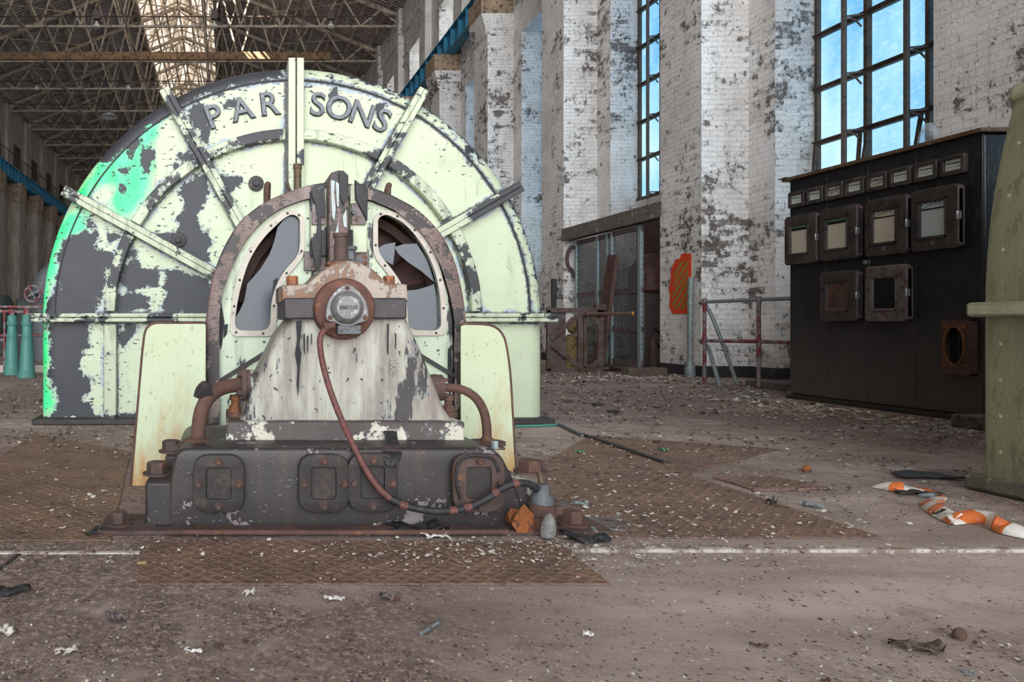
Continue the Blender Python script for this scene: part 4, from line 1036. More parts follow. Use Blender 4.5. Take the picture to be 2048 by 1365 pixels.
# stub the conduit ends in
a = P(1084, 1080, 2.80)
t = thing('conduit_stub', (a.x, 2.80, .018), 'rusty clamped conduit stub with grey hexagon gland at the base block right corner', 'pipe fitting')
MB().lathe((a.x, 2.80, .018), (0,0,1), [(0,.052),(.045,.05),(.05,.056),(.055,.056),(.058,.052),(.09,.052),(.092,.046)], 28).build('clamp_ring', 'rust', t)
MB().lathe((a.x, 2.80, .108), (0,0,1), [(0,.044),(.03,.04),(.05,.03),(.06,.026)], 24).build('gland_body', 'grey_lead', t)
MB().lathe((a.x, 2.80, .166), (0,0,1), [(0,.028),(.02,.028)], 6).build('gland_nut', 'grey_lead', t)
MB().cyl((a.x, 2.80, .184), (a.x-.002, 2.82, .225), .011).build('stem', 'brass_dark', t)
MB().bar((a.x+.05, 2.80, .085), (a.x+.075, 2.80, .085), .03, .03).build('clamp_lug', 'rust', t)
# ================================================================== SWITCHBOARD
XS = 6.14; YS0, YS1 = 5.876, 7.88
sy = lambda px: F*XS/(px-VX)
def sz(px, py): return EYE+(VY-py)*XS/(px-VX)
sb = thing('switchboard', (6.55, (YS0+YS1)/2, 0), 'tall glossy black switchboard with meters and hinged instrument doors', 'switchboard')
MB().box(XS+.012, 7.02, YS0+.004, YS1-.004, .04, 2.36).build('cabinet', 'black_panel', sb, bevel=.02)
ed = [YS0]+[sy(x) for x in (1833, 1737, 1654)]+[YS1]
for a, e in zip(ed, ed[1:]):
    MB().box(XS, XS+.02, a+.002, e-.002, .06, 2.355).build('front_panel', 'black_panel', sb, bevel=.004)
MB().box(XS-.03, 7.03, YS0-.02, YS1+.02, 0, .045).build('skid', 'dark_iron', sb, bevel=.006)
MB().box(XS-.045, 7.06, YS0-.03, YS1+.06, 2.36, 2.395).build('lid', 'lid_edge', sb, bevel=.004)
MB().box(XS-.06, XS+.1, YS1-.02, YS1+.10, 2.395, 2.402).build('lid_flap', 'rust_dark', sb)
M5 = [((100,168,305,378),0),((182,253,286,360),0),((267,345,262,345),1),((358,440,240,325),0),((457,545,216,300),1),((563,655,192,278),0),((675,775,162,255),0),((797,902,133,225),0)]
for (x0, x1, t0, t1), st in M5:
    p0, p1 = 1540+x0/2.2756, 1540+x1/2.2756; ya, yb = sy(p1), sy(p0)
    za, zb = 2.062, 2.222
    o = MB().plate_x(rounded(rect(ya, yb, za, zb), .018), [rounded(rect(ya+(yb-ya)*.10, yb-(yb-ya)*.10, za+.030, zb-.026), .008)], XS-.042, XS-.0, .006).build('meter', 'instrument_black', sb)
    MB().box(XS-.022, XS-.016, ya+.01, yb-.01, za+.03, zb-.03).build('dial', 'dial_stained' if st else 'dial', o)
    m = MB(); w = yb-ya
    m.box(XS-.024, XS-.021, ya+w*.18, yb-w*.18, (za+zb)/2+.012, (za+zb)/2+.02)
    for i in range(7): y = ya+w*(.24+.52*i/6); m.box(XS-.0235, XS-.021, y-.001, y+.0015, (za+zb)/2-.02, (za+zb)/2-.006)
    m.build('scale_marks', 'dial_ink', o)
def inst_door(x0, x1, za, zb, mat, frame='instrument_black', top=None, tag_=False):
    p0, p1 = 1540+x0/2.2756, 1540+x1/2.2756; ya, yb = sy(p1), sy(p0); w, h = yb-ya, zb-za
    o = MB().box(XS-.028, XS, ya+.008, yb-.008, za+.008, zb-.008).build('instrument_case', frame, sb, bevel=.006)
    # the window sits slightly to the far side of the leaf
    wa, wb, wz0, wz1 = ya+w*.23, yb-w*.18, za+h*.2, zb-h*.19
    d = MB().plate_x(rounded(rect(ya, yb-.01, za, zb), .035), [rounded(rect(wa, wb, wz0, wz1), .006)], XS-.085, XS-.03, .012).build('instrument_door', frame, sb)
    MB().box(XS-.07, XS-.062, wa-.01, wb+.01, wz0-.01, wz1+.01).build('chart_window', mat, d)
    f = MB(); 
    for a in ((wa-.012, wa), (wb, wb+.012)): f.box(XS-.094, XS-.06, a[0], a[1], wz0-.012, wz1+.012)
    for a in ((wz0-.012, wz0), (wz1, wz1+.012)): f.box(XS-.094, XS-.06, wa-.012, wb+.012, a[0], a[1])
    f.build('window_bead', frame, d)
    MB().box(XS-.082, XS-.03, ya-.012, ya+.002, za+.02, zb-.01).build('hinge_strip', 'steel_plate', d, bevel=.003)
    MB().box(XS-.10, XS-.06, ya-.022, ya-.008, (za+zb)/2-.035, (za+zb)/2+.035).build('catch', 'chrome', d, bevel=.005)
    if top == 'green': MB().box(XS-.075, XS-.069, wa, wb, wz1-.028, wz1).build('tag_strip', 'green_tag', d); MB().box(XS-.074, XS-.0695, wa, wb, wz1-.055, wz1-.028).build('slot', 'black_glass', d)
    if top == 'scale':
        MB().box(XS-.074, XS-.069, wa, wb, wz1-.075, wz1-.064).build('slot', 'black_glass', d)
        m = MB()
        for i in range(6): y = wa+(wb-wa)*(.08+.84*i/5); m.box(XS-.0745, XS-.069, y-.0015, y+.0015, wz1-.035+.012*math.sin(i*.6), wz1-.018+.012*math.sin(i*.6))
        m.tube([(XS-.072, wb-(wb-wa)*t, wz1-.064+.055*math.sin(t*1.4)) for t in (0,.2,.4,.6,.8,1)], .002, 6)
        m.build('scale_marks', 'dial_ink', d)
    if tag_: MB().box(XS-.09, XS-.083, (ya+yb)/2-.014, (ya+yb)/2+.02, za+.03, za+.068).build('name_tag', 'steel_plate', d, bevel=.004)
for x0, x1, mat, fr, top, tg, za, zb in ((100,243,'paper','instrument_black','green',False,1.45,1.95),(262,430,'paper','instrument_black','green',False,1.45,1.955),(470,660,'paper','instrument_black','scale',True,1.45,1.96),(683,895,'paper_blue','instrument_black','scale',True,1.45,1.965),
                                 (262,430,'brown_pane','instrument_black',None,False,.845,1.32),(470,660,'black_glass','steel_plate',None,False,.84,1.335)):
    inst_door(x0, x1, za, zb, mat, fr, top, tg)
y = sy(1738); z = sz(1738, 525); MB().lathe((XS, y, z), (-1,0,0), [(0,.026),(.01,.026),(.014,.018),(.04,.02),(.05,.012)], 20).build('knob', 'cast_grey', sb)
# rusty terminal box with an oval opening
ya, yb = 5.915, 6.14; za, zb = .385, .842
t = thing('terminal_box', (6.05, 6.0, za), 'rusty square terminal box with open oval hole on the switchboard face', 'terminal box')
ov = [((ya+yb)/2+.078*math.cos(a), .625+.155*math.sin(a)) for a in [2*PI*i/32 for i in range(32)]]
MB().plate_x(rect(ya, yb, za, zb), [ov], XS-.075, XS-.06).build('front_plate', 'rust', t)
m = MB(); m.box(XS-.061, XS-.001, ya, ya+.012, za, zb).box(XS-.061, XS-.001, yb-.012, yb, za, zb).box(XS-.061, XS-.001, ya, yb, za, za+.012).box(XS-.061, XS-.001, ya, yb, zb-.012, zb)
m.build('box_body', 'rust', t)
MB().box(XS-.010, XS-.001, ya+.012, yb-.012, za+.012, zb-.012).build('back_panel', 'hole_dark', t)
m = MB()
ovb = [((ya+yb)/2+.090*math.cos(a), .625+.169*math.sin(a)) for a in [2*PI*i/32 for i in range(32)]]
m.plate_x(ovb, [ov], XS-.087, XS-.075).build('rim', 'rust_bright', t)
for y_ in (ya+.035, yb-.035):
    for z_ in (za+.07, zb-.06): MB().hexbolt((XS-.075, y_, z_), (-1,0,0), .014, .02).build('bolt', 'rust_bright', t)
MB().box(XS-.05, XS-.03, 6.01, 6.018, za+.02, zb-.03).build('divider', 'dark_iron', t)
# crumpled clear plastic on the lid
a = (6.22, 6.40)
m = MB().lump((a[0], a[1], 2.50), .07, .10, .13, 5, .5, 3, False)
o = m.build('plastic_bag', 'plastic_sheet', None); tag(o, 'crumpled clear plastic bag on top of the black switchboard', 'bag')

# ================================================================== SAGE GREEN CASING AT THE RIGHT EDGE
YR = 3.50; cxr, czr = 5.145, .872
sg = thing('turbine_casing', (cxr, 2.6, 0), 'second casing, weathered sage green, cut off by the right picture edge', 'turbine')
el = lambda r=0: [(cxr-1.5-r, .06)]+[(cxr+(1.5+r)*math.cos(PI-PI*i/64), czr+(2.35+r)*math.sin(PI-PI*i/64)) for i in range(65)]+[(cxr+1.5+r, .06)]
rings = []
for r, y in ((-.08, YR), (-.02, YR-.005), (0, YR-.04), (0, 2.5), (0, .9)): rings.append([(x, y, z) for x, z in el(r)])
MB().rings(rings, closed=True).build('shell', 'sage_wood', sg, sharp=40)
f = MB(); f.box(3.572, 7.0, .9, YR+.0, czr-.035, czr+.035); f.build('split_flange', 'sage_wood', sg, bevel=.014)
MB().arcbar(0, 0, 1, 1, 0, 0, 0, 1, 1)
m = MB(); an = math.radians(118)
p0 = Vector(((2013-VX)*3.50/F, 3.42, EYE-(184-VY)*3.50/F)); d = Vector((.93, 0, -.37))
m.obox(p0+d*.35, d*.35, (0,.08,0), Vector((.37,0,.93))*.045); m.build('radial_rib', 'sage_wood', sg, bevel=.03, seg=4)
for i in range(9):
    a = PI-.12-i*.11; x, z = cxr+1.40*math.cos(a), czr+2.25*math.sin(a)
    MB().lathe((cxr+1.5*math.cos(a)+.002, YR-.09, czr+2.35*math.sin(a)), (math.cos(a),0,math.sin(a)*.6), [(0,.010),(.004,.009),(.006,.004)], 12).build('rivet', 'sage_wood', sg)
for i in range(4):
    MB().lathe((cxr-1.498, YR-.09, .2+.17*i), (-1,0,0), [(0,.010),(.004,.009),(.006,.004)], 12).build('rivet', 'sage_wood', sg)
MB().box(3.60, 7.0, .9, YR+.04, 0, .075).build('plinth', 'concrete_pad', sg, bevel=.02)
o = MB().box(5.72, 6.6, 5.25, 5.72, 0, .10).build('concrete_ledge', 'concrete_block', None, bevel=.015); tag(o, 'low rusty brown concrete ledge between the switchboard and sage casing', 'ledge')

# ================================================================== RIGHT WALL FURNITURE
# guard rail of red and grey tube
gr = thing('guard_rail', (6.6, 9.4, 0), 'red and grey tubular guard rail in front of the whitest pilaster', 'railing')
A, B_ = Vector((6.50, 9.83, 0)), Vector((6.67, 9.06, 0)); dv = (B_-A).normalized(); E = A+dv*1.75
for p in (A, B_): MB().cyl((p.x, p.y, 0), (p.x, p.y, 1.1), .024, n=14).build('post', 'red_paint', gr)
for z in (1.11, .585):
    m = MB().tube([A-dv*.02+Vector((0,0,z)), A+dv*.8+Vector((0,0,z+.005)), E+Vector((0,0,z))], .024, 14); m.build('rail', 'red_paint' if z < 1 else 'galvanised', gr)
    for p in (A, B_): MB().lathe((p.x, p.y, z-.045), (0,0,1), [(0,.03),(.09,.03)], 14).build('clamp', 'red_paint', gr)
for z, f_ in ((1.11, G(1475, 770)), (.585, G(1440, 775))):
    a = A+Vector((0,0,z)); pts = [a-dv*.02, a-dv*.09+Vector((.02,0,-.01)), a-dv*.05+Vector((.07,-.02,-.08))]
    e = Vector((f_.x, f_.y, 0)); pts += [a.lerp(e, .4)+Vector((.0,0,.06)), e]
    MB().tube(catmull(pts, 6), .024, 12).build('brace', 'galvanised', gr)
o = MB().box(6.74, 7.2, 8.75, 9.4, 0, .085).build('concrete_kerb', 'concrete_block', None, bevel=.012); tag(o, 'low broken concrete kerb under the guard rail', 'kerb')
# galvanised post
a = Vector((7.12, 11.1, 0)); t = thing('steel_post', (a.x, a.y, 0), 'round galvanised steel post with foot plate beside the hazard sign', 'post')
MB().cyl((a.x, a.y, 0), (a.x+.01, a.y, 1.53), .042, n=18).build('tube', 'galvanised', t)
MB().lathe((a.x, a.y, 0), (0,0,1), [(0,.075),(.16,.072),(.24,.045)], 18).build('foot', 'galvanised', t)
# striped hazard panel painted on the pilaster
xs = X1-.004; zz = lambda px, py: (7.26*F/(px-VX), EYE+(VY-py)*7.26/(px-VX))
t = thing('hazard_sign', (xs, 11.4, .9), 'torn orange and olive striped hazard panel on the grey pilaster', 'sign')
outl = [zz(1383, 507), zz(1383, 628), zz(1346, 628), zz(1339, 614), zz(1341, 590), zz(1338, 580), zz(1343, 560), zz(1342, 545), zz(1347, 530), zz(1352, 520), zz(1361, 517), zz(1364, 508)]
inn = [zz(1378, 520), zz(1376, 619), zz(1349, 618), zz(1345, 606), zz(1348, 585), zz(1350, 548), zz(1358, 524)]
MB().plate_x(outl, [], xs-.005, xs+.003).build('backing', 'sign_orange', t)
MB().plate_x(inn, [], xs-.008, xs-.005).build('stripes', 'hazard_stripes', t)
# black tube on the second pilaster
a = P(1115, 560, 15.9); t = MB().lathe((7.21, 15.9, EYE+(650-618)*15.9/F), (0,0,1), [(0,.03),(.06,.055),(.62,.06),(.66,.05)], 14).build('black_tube', 'tar')
tag(t, 'short black tube hung upright on the pilaster behind the round casing', 'tube')
# mesh sliding doors under the lintel
XD = 7.36; yd = lambda px: XD*F/(px-VX)
o = MB().box(7.25, 7.45, 12.05, 15.62, 2.60, 2.86).build('lintel_beam', 'wood_dark'); tag(o, 'long grey timber lintel above the wire mesh sliding doors', 'beam')
simple('lintel_grey', lin(104,98,92), .8, 0, .3, 4, lin(196,192,186), .12, .4); o.data.materials[0] = M['lintel_grey']
def mesh_door(ya, yb, X, label, posts, rails):
    t = thing('mesh_door', (X, (ya+yb)/2, .03), label, 'door', 'wire mesh sliding doors'); Z0, Z1 = .05, 2.56
    for p, w in posts: MB().box(X-.03, X+.03, p-w/2, p+w/2, Z0, Z1).build('stile', 'frame_cyan', t, bevel=.004)
    for z, h in rails: MB().box(X-.02, X+.02, ya, yb, z-h/2, z+h/2).build('rail', 'steel_plate', t, bevel=.004)
    MB().box(X-.002, X+.002, ya, yb, Z0+.02, Z1-.02).build('mesh_infill', 'wire_infill', t)
mesh_door(yd(1285), yd(1222), XD, 'near wire mesh sliding door with leaning timber before it', [(yd(1281), .09), (yd(1225), .06)], [(2.52,.1),(1.42,.1),(.72,.1),(.10,.14)])
mesh_door(yd(1214), yd(1148), XD+.05, 'far wire mesh sliding door, partly behind the rusty lattice frame', [(yd(1210), .07), (yd(1191), .08), (yd(1149), .05)], [(2.52,.1),(1.42,.1),(.72,.1),(.10,.14)])
# plank leaning on the doors
a, e = Vector((7.00, 13.35, .0)), Vector((7.27, 13.36, 1.98))
a = Vector(((1197-VX)*13.5/F, 13.5, .01)); e = Vector(((1227-VX)*13.3/F, 13.3, EYE+(650-510)*13.3/F))
o = MB().bar(a, e, .30, .07, (1,0,0)).build('timber_plank', 'wood_dark', None, bevel=.008); tag(o, 'dark reddish timber plank leaning upright against the mesh doors', 'plank')
# bent hose on the whitewashed brick
pts = [P(x, y, 15.45) for x, y in ((1150,497),(1143,494),(1137,503),(1134,518),(1137,533),(1145,543),(1147,556))]
o = MB().tube(catmull(pts, 5), .035, 10).build('bent_hose', 'rust_dark'); tag(o, 'brown bent hose hooked beside the far mesh door', 'hose')
# rusty lattice frame standing on the floor
YL = 12.3; lx = lambda x: (1080+x/6.823-VX)*YL/F; lz = lambda y: max(.02, EYE-(580+y/6.823-VY)*YL/F)
t = thing('lattice_frame', (lx(470), YL, 0), 'rusty steel lattice frame with plate panel standing before the mesh doors', 'steel frame')
for (x0, y0, x1, y1, w) in ((90,280,860,280,.08),(95,1120,860,1120,.07),(115,280,115,1120,.06),(820,280,820,1040,.10),(545,340,545,1080,.085),(610,350,610,1040,.05)):
    MB().bar((lx(x0), YL, lz(y0)), (lx(x1), YL, lz(y1)), w if x0 == x1 else .05, .05 if x0 == x1 else w, (0,0,1) if x0 != x1 else (0,1,0)).build('frame_bar', 'green_lattice', t)
for x0, y0, x1, y1 in ((130,660,600,285),(140,740,590,1110),(620,285,800,470),(610,1110,840,920)):
    MB().bar((lx(x0), YL-.04, lz(y0)), (lx(x1), YL-.04, lz(y1)), .03, .075, (0,0,1)).build('diagonal', 'green_lattice', t)
MB().box(lx(120), lx(358), YL+.02, YL+.035, .03, lz(290)).build('plate_panel', 'green_lattice', t)
MB().box(lx(745), lx(885), YL-.05, YL+.05, lz(270), lz(195)).build('top_block', 'rust_dark', t)
a, e = (lx(580), YL-.09, lz(330)), (lx(1220), YL-.09, lz(325))
o = MB().cyl(a, e, .03, n=12).build('steel_bar', 'rust'); tag(o, 'rusty round bar with yellow end lying across the lattice frame', 'bar')
MB().cyl((e[0]-.02, e[1], e[2]), (e[0]+.012, e[1], e[2]), .034, n=12).build('end_cap', 'yellow_paint', o)
# scrap on the floor by the doors
a = G(1290, 752); o = MB().box(a.x-.32, a.x+.3, a.y-.1, a.y+.1, 0, .13).build('timber_block', 'timber_grey', None, bevel=.01); tag(o, 'grey squared timber block on the floor by the doorway', 'timber block')
a = G(1218, 742); o = MB().obox((a.x, a.y+.1, .04), (.36,.0,-.01), (0,.12,0), (0,0,.02)).build('scrap_plate', 'steel_plate', None, bevel=.004); tag(o, 'flat grey scrap plate on the floor before the mesh doors', 'plate')
o = MB().bar(G(1192, 737)+Vector((0,-.15,.07)), G(1248, 747)+Vector((0,-.02,.05)), .06, .05).build('angle_iron', 'rust_dark'); tag(o, 'rusty angle iron lying on the scrap plate', 'bar')
# machinery in the dark annex
t = thing('scrap_drum', (8.05, 13.75, 0), 'big dark brown drum seen through the gap beside the mesh door', 'drum')
MB().lathe((8.05, 13.75, 1.75), (0,0,1), [(-.35,.3),(-.3,.36),(.1,.36),(.3,.22),(.4,.06)], 28).build('body', 'maroon', t)
MB().box(7.8, 8.3, 13.5, 14., 0, 1.4).build('stand', 'steel_plate', t, bevel=.02)
o = MB().box(8.5, 8.56, 13.0, 14.98, 0, 2.95).build('dark_board_sheet', 'wood_dark'); tag(o, 'dark brown boards widened to an added dark sheet behind the mesh doors', 'screen')  # brown boards enlarged into an added sheet that darkens the doorway interior
t = thing('rag_bundle', (8.0, 12.6, .5), 'grey rags hanging in the gap beside the mesh door', 'rags')
for i in range(4): MB().lump((7.75+.1*i, 12.62+.06*i, .70-.13*i), .2, .14, .11, 20+i, .5, 3, False).build('rag', 'steel_plate' if i % 2 else 'soot', t)
t = thing('steel_bracket', (7.55, 12.55, 0), 'rusty angle bracket standing in the gap beside the mesh door', 'bracket')
MB().bar((7.45, 12.6, 0), (7.45, 12.6, .58), .10, .06).build('upright', 'rust_dark', t)
MB().bar((7.45, 12.55, .55), (7.72, 12.55, .34), .05, .08).bar((7.72, 12.55, .34), (7.5, 12.55, .20), .05, .08).build('strut', 'rust_dark', t)
t = thing('feed_pump', (7.0, 13.0, 0), 'ochre cast pump body behind the rusty lattice frame', 'pump')
a = P(1144, 655, 12.9); MB().lump((a.x, 12.9, a.z), .1, .12, .13, 3, .3, 3, False).build('upper_housing', 'ochre_iron', t)
a = P(1142, 697, 12.9); MB().lathe((a.x, 12.9, .0), (0,0,1), [(0,.12),(.14,.10),(.24,.13),(.56,.13),(.63,.05)], 20).build('lower_housing', 'ochre_iron', t)

# ================================================================== LEFT SIDE
def stand(px, pyb, label):
    a = G(px, pyb); t = thing('valve_stand', a, label, 'valve pedestal', 'teal valve stands')
    MB().lathe(a, (0,0,1), [(0,.135),(.03,.135),(.1,.118),(.78,.072),(.80,.086),(.84,.086),(.86,.074),(.93,.076),(.95,.06)], 28).build('pillar', 'teal_paint', t)
    MB().lathe((a.x, a.y, .95), (0,0,1), [(0,.045),(.08,.045),(.085,.06),(.1,.06)], 16).build('spindle_boss', 'red_paint', t)
    return t
stand(54, 756, 'teal tapered valve stand nearest the round casing'); stand(24, 750, 'teal tapered valve stand at the left picture edge')
t = thing('handwheel_valve', (-4.2, 15.5, 0), 'red handwheel valve on a grey pipe behind the teal stands', 'valve')
c = P(65, 588, 15.2)
m = MB().torus((c.x, 15.2, c.z), (0,1,0), .165, .024, 36, 10); m.build('handwheel', 'red_paint', t)
w = bpy.data.objects['handwheel']
m = MB()
for k in range(4): a = PI/2*k+.5; m.bar((c.x, 15.2, c.z), (c.x+.16*math.cos(a), 15.2, c.z+.16*math.sin(a)), .03, .02, (0,1,0))
m.build('spokes', 'red_paint', w); MB().lathe((c.x, 15.17, c.z), (0,1,0), [(0,.05),(.06,.07),(.08,.07)], 20).build('hub', 'grey_lead', w)
MB().cyl((c.x, 15.2, c.z), (c.x, 15.9, c.z), .03).build('spindle', 'grey_lead', t)
a = P(90, 600, 16); MB().tube(catmull([(a.x-.05, 16, .0), (a.x-.05, 16, a.z-.1), (a.x, 16, a.z+.35), (a.x+.3, 16, a.z+.62), (a.x+.9, 16, a.z+.68)], 6), .25, 20).build('pipe', 'grey_lead', t)
rl = thing('guard_rail', (-4.5, 12.2, 0), 'red tubular guard rail behind the teal valve stands', 'railing')
for x in (-6.5, -5.1, -4.1, -3.35, -2.55): MB().cyl((x, 12.2, 0), (x, 12.2, 1.1), .022, n=10).build('post', 'red_paint', rl)
for z in (1.10, .62): MB().tube([(-7.5, 12.2, z), (-2.3, 12.2, z)], .024, 10).build('rail', 'red_paint', rl)
MB().box(-7.5, -2.3, 12.17, 12.19, .0, .12).build('toe_board', 'frame_grey', rl)
rl = thing('guard_rail', (-5.5, 11.5, 0), 'short red guard rail with slanted top bar at left edge', 'railing')
for x in (-5.0, -3.62): MB().cyl((x, 11.9, 0), (x, 11.9, 1.03), .022, n=10).build('post', 'red_paint', rl)
MB().tube([(-6.5, 11.9, 1.16), (-3.2, 11.9, 1.00)], .026, 10).tube([(-6.5, 11.9, .55), (-3.62, 11.9, .55)], .022, 10).build('rail', 'red_paint', rl)
t = thing('pump_set', (-6.5, 20, 0), 'dark green machinery in shade behind the left guard rails', 'machine')
simple('machine_green', lin(44,58,54), .7, 0, .3, 3, lin(60,56,52), .3, .3)
MB().box(-8.5, -4.0, 19, 21, 0, .5).build('bed', 'dark_iron', t, bevel=.03); MB().lathe((-8.2, 20, 1.0), (1,0,0), [(0,.3),(.1,.62),(2.2,.62),(2.4,.3)], 28).build('motor', 'machine_green', t)
MB().box(-5.6, -4.3, 19.4, 20.6, .5, 1.5).build('gear_case', 'machine_green', t, bevel=.05)

# ================================================================== ON THE FLOOR
def floor_plate(pts, z, label, mat='checker_plate', name='checker_plate', cat='floor plate'):
    g = [G(*p) for p in pts]; n = len(g)
    o = MB().rings([[(p.x, p.y, 0.001) for p in g], [(p.x, p.y, z) for p in g]]).build(name, mat, None, bevel=.002)
    return tag(o, label, cat, 'checker floor plates' if name == 'checker_plate' else None)
floor_plate([(272,1172),(1222,1172),(1112,1086),(285,1086)], .006, 'rusty checker floor plate lying in front of the black base')
floor_plate([(1100,1078),(1768,1078),(1380,952),(1090,930)], .006, 'rusty checker floor plate right of the base, reaching the pale seam')
floor_plate([(1425,957),(1508,983),(1668,981),(1545,956)], .010, 'small raised checker floor plate to the right of the larger plate')
floor_plate([(-260,1084),(222,1084),(262,905),(70,870)], .006, 'rusty checker floor plate at the left foot of the guard sheet')
floor_plate([(1090,925),(1375,948),(1560,900),(1180,872)], .005, 'rusty checker floor plate behind the larger right plate')
o = MB().bar(G(1163,869,.01), G(1332,927,.01), .03, .018).build('angle_iron', 'dark_iron'); tag(o, 'long dark steel strip lying slantwise on the floor right of casing', 'bar')
o = MB().bar(G(1118,850,.012), G(1165,872,.012), .02, .02).build('floor_hose', 'grey_lead'); tag(o, 'thin grey hose end by the casing foot', 'hose')
o = MB().tube(catmull([G(1030,853,.012), G(1080,852,.012), G(1120,850,.012)], 4), .010, 8).build('floor_hose', 'teal_paint'); tag(o, 'thin teal hose along the casing foot', 'hose')
# pale edge strip in the floor
a, e = G(1140, 1104), G(2300, 1104); m = MB().box(a.x, e.x, a.y-.012, a.y+.012, .0, .012)
simple('seam_white', lin(188,182,174), .8, 0, .15, 5, lin(128,112,102), .62, .5)
structure(m.build('trim_4', 'seam_white'), 'pale worn edge strip across the floor')
a, e = G(-500, 1108), G(280, 1108); m = MB().box(a.x, e.x, a.y-.008, a.y+.012, .0, .006); structure(m.build('trim_5', 'seam_white'))
a, e = G(40, 1108), G(-60, 1185); m = MB().bar((a.x, a.y, .001), (e.x, e.y, .001), .015, .004); structure(m.build('trim_6', 'tar'))
a = (335-VX)*2.74/F; o = MB().tube([(a, 2.715, .022), ((700-VX)*2.74/F, 2.712, .022), ((1012-VX)*2.74/F, 2.72, .022)], .010, 10).build('rusty_rod', 'rust'); tag(o, 'thin rusty rod lying along the front of the black base', 'rod')
# lumps round the base
a = G(1035, 1066); o = MB().lump((a.x, a.y, .045), .052, .04, .055, 15, .5, 2).build('rust_lump', 'rust_orange', None, sharp=20); tag(o, 'broken orange lump of rust leaning on the base corner', 'rust lump')
a = G(1093, 1078); o = MB().lump((a.x, a.y-.02, .04), .027, .024, .052, 13, .25, 3).build('grey_rag', 'grey_stone', None); tag(o, 'pale grey rag standing at the foot of the conduit stub', 'rag')
def slab(pts, z0, z1, mat, name, label, cat):
    g = [G(*p) for p in pts]; o = MB().rings([[(p.x, p.y, z0) for p in g], [(p.x, p.y, z1) for p in g]]).build(name, mat, None, bevel=.003); return tag(o, label, cat)
slab([(1165,1045),(1215,1065),(1252,1067),(1262,1052),(1235,1042),(1180,1040)], .002, .014, 'steel_plate', 'loose_plate', 'loose grey metal plate with rounded end beside the anchor bolt', 'plate')
slab([(1100,1020),(1128,1030),(1146,1025),(1130,1016)], .002, .03, 'steel_plate', 'loose_plate', 'grey plate corner behind the conduit stub', 'plate')
def scrap(px, py, w, h, seed, mat, name, label, cat, lift=.02):
    """crumpled scrap of sheet"""
    rnd = random.Random(seed); c = G(px, py); N = 6; g = []
    ph = [rnd.random()*6 for _ in range(4)]; rot = rnd.uniform(-.4, .4)
    for i in range(N+1):
        r = []
        for j in range(N+1):
            u, v = i/N-.5, j/N-.5; k = 1+.25*math.sin(3*math.atan2(v, u)+ph[3])
            x, y = u*w*k, v*h*k
            z = .004+lift*(.5+.5*math.sin(u*9+ph[0])*math.cos(v*7+ph[1]))*(1 if abs(u)+abs(v) < .9 else 1.6)
            r.append((c.x+x*math.cos(rot)-y*math.sin(rot), c.y+x*math.sin(rot)+y*math.cos(rot), z))
        g.append(r)
    o = MB().sheet(g).build(name, mat, None); s = o.modifiers.new('thick', 'SOLIDIFY'); s.thickness = .002
    return tag(o, label, cat)
scrap(835, 1068, .20, .09, 1, 'black_rubber', 'rubber_scrap', 'crumpled black rubber scrap on the floor in front of the base', 'scrap', .035)
scrap(870, 1078, .10, .05, 2, 'tape_white', 'paint_scrap', 'pale torn paint scrap beside the black rubber scrap', 'scrap', .02)
scrap(770, 1057, .09, .04, 3, 'white_chip', 'paper_scrap', 'white crumpled paper at the base foot', 'scrap', .03)
scrap(1172, 1085, .14, .07, 4, 'black_rubber', 'rubber_scrap', 'dark torn rubber scrap below the right anchor bolt', 'scrap', .03)
scrap(350, 1062, .14, .04, 5, 'black_rubber', 'rubber_scrap', 'dark rubber strip at the left end of the rusty rod', 'scrap', .02)
scrap(193, 1070, .05, .09, 6, 'tar', 'rubber_scrap', 'dark scrap left of the left anchor bolt', 'scrap', .02)
scrap(18, 1190, .10, .05, 7, 'tar', 'rubber_scrap', 'dark scrap at the left picture edge on the front floor', 'scrap', .02)
scrap(462, 1072+170, .0001, .0001, 8, 'tar', 'x', 'x', 'x') if False else None
scrap(232, 1245, .055, .03, 9, 'steel_plate', 'feather', 'pale grey feather on the front floor, left', 'feather', .02)
scrap(132, 1308, .05, .022, 10, 'white_chip', 'paint_scrap', 'white paint scrap on the front floor near bottom left', 'scrap', .01)
scrap(780, 1203, .05, .03, 12, 'steel_plate', 'feather', 'grey feather on the floor below the front checker plate', 'feather', .02)
scrap(668, 1203, .05, .02, 14, 'tape_white', 'paint_scrap', 'pinkish paint scrap below the middle of the front checker plate', 'scrap', .01)
scrap(500, 1193, .035, .02, 15, 'white_chip', 'paint_scrap', 'white paint scrap below the left half of the front checker plate', 'scrap', .015)
scrap(10, 1272, .05, .04, 16, 'white_chip', 'paint_scrap', 'white paint scraps at the left picture edge, front floor', 'scrap', .02)
scrap(1160, 908, .05, .05, 17, 'leaf_green', 'leaf', 'small green leaf on the floor, left of the dark steel strip', 'leaf', .02)
scrap(1328, 904, .05, .05, 18, 'leaf_green', 'leaf', 'small green leaf on the floor beside the dark steel strip', 'leaf', .02)
scrap(1840, 955, .25, .16, 19, 'tar', 'rubber_scrap', 'dark rubber scrap near the foot of the sage casing', 'scrap', .02)
scrap(1830, 990, .16, .06, 21, 'dark_iron', 'rubber_scrap', 'dark flat scrap behind the striped tape', 'scrap', .02)
scrap(1840, 1303, .09, .05, 22, 'timber_grey', 'paper_scrap', 'crumpled dirty paper on the front floor, bottom right', 'scrap', .02)
scrap(1520, 1297, .035, .012, 24, 'rust', 'rust_flake', 'brown rust flake on the front floor right of middle', 'flake', .008)
scrap(438, 1301, .02, .016, 26, 'rust_dark', 'rust_flake', 'dark brown rust flake on the front floor below the base', 'flake', .012)
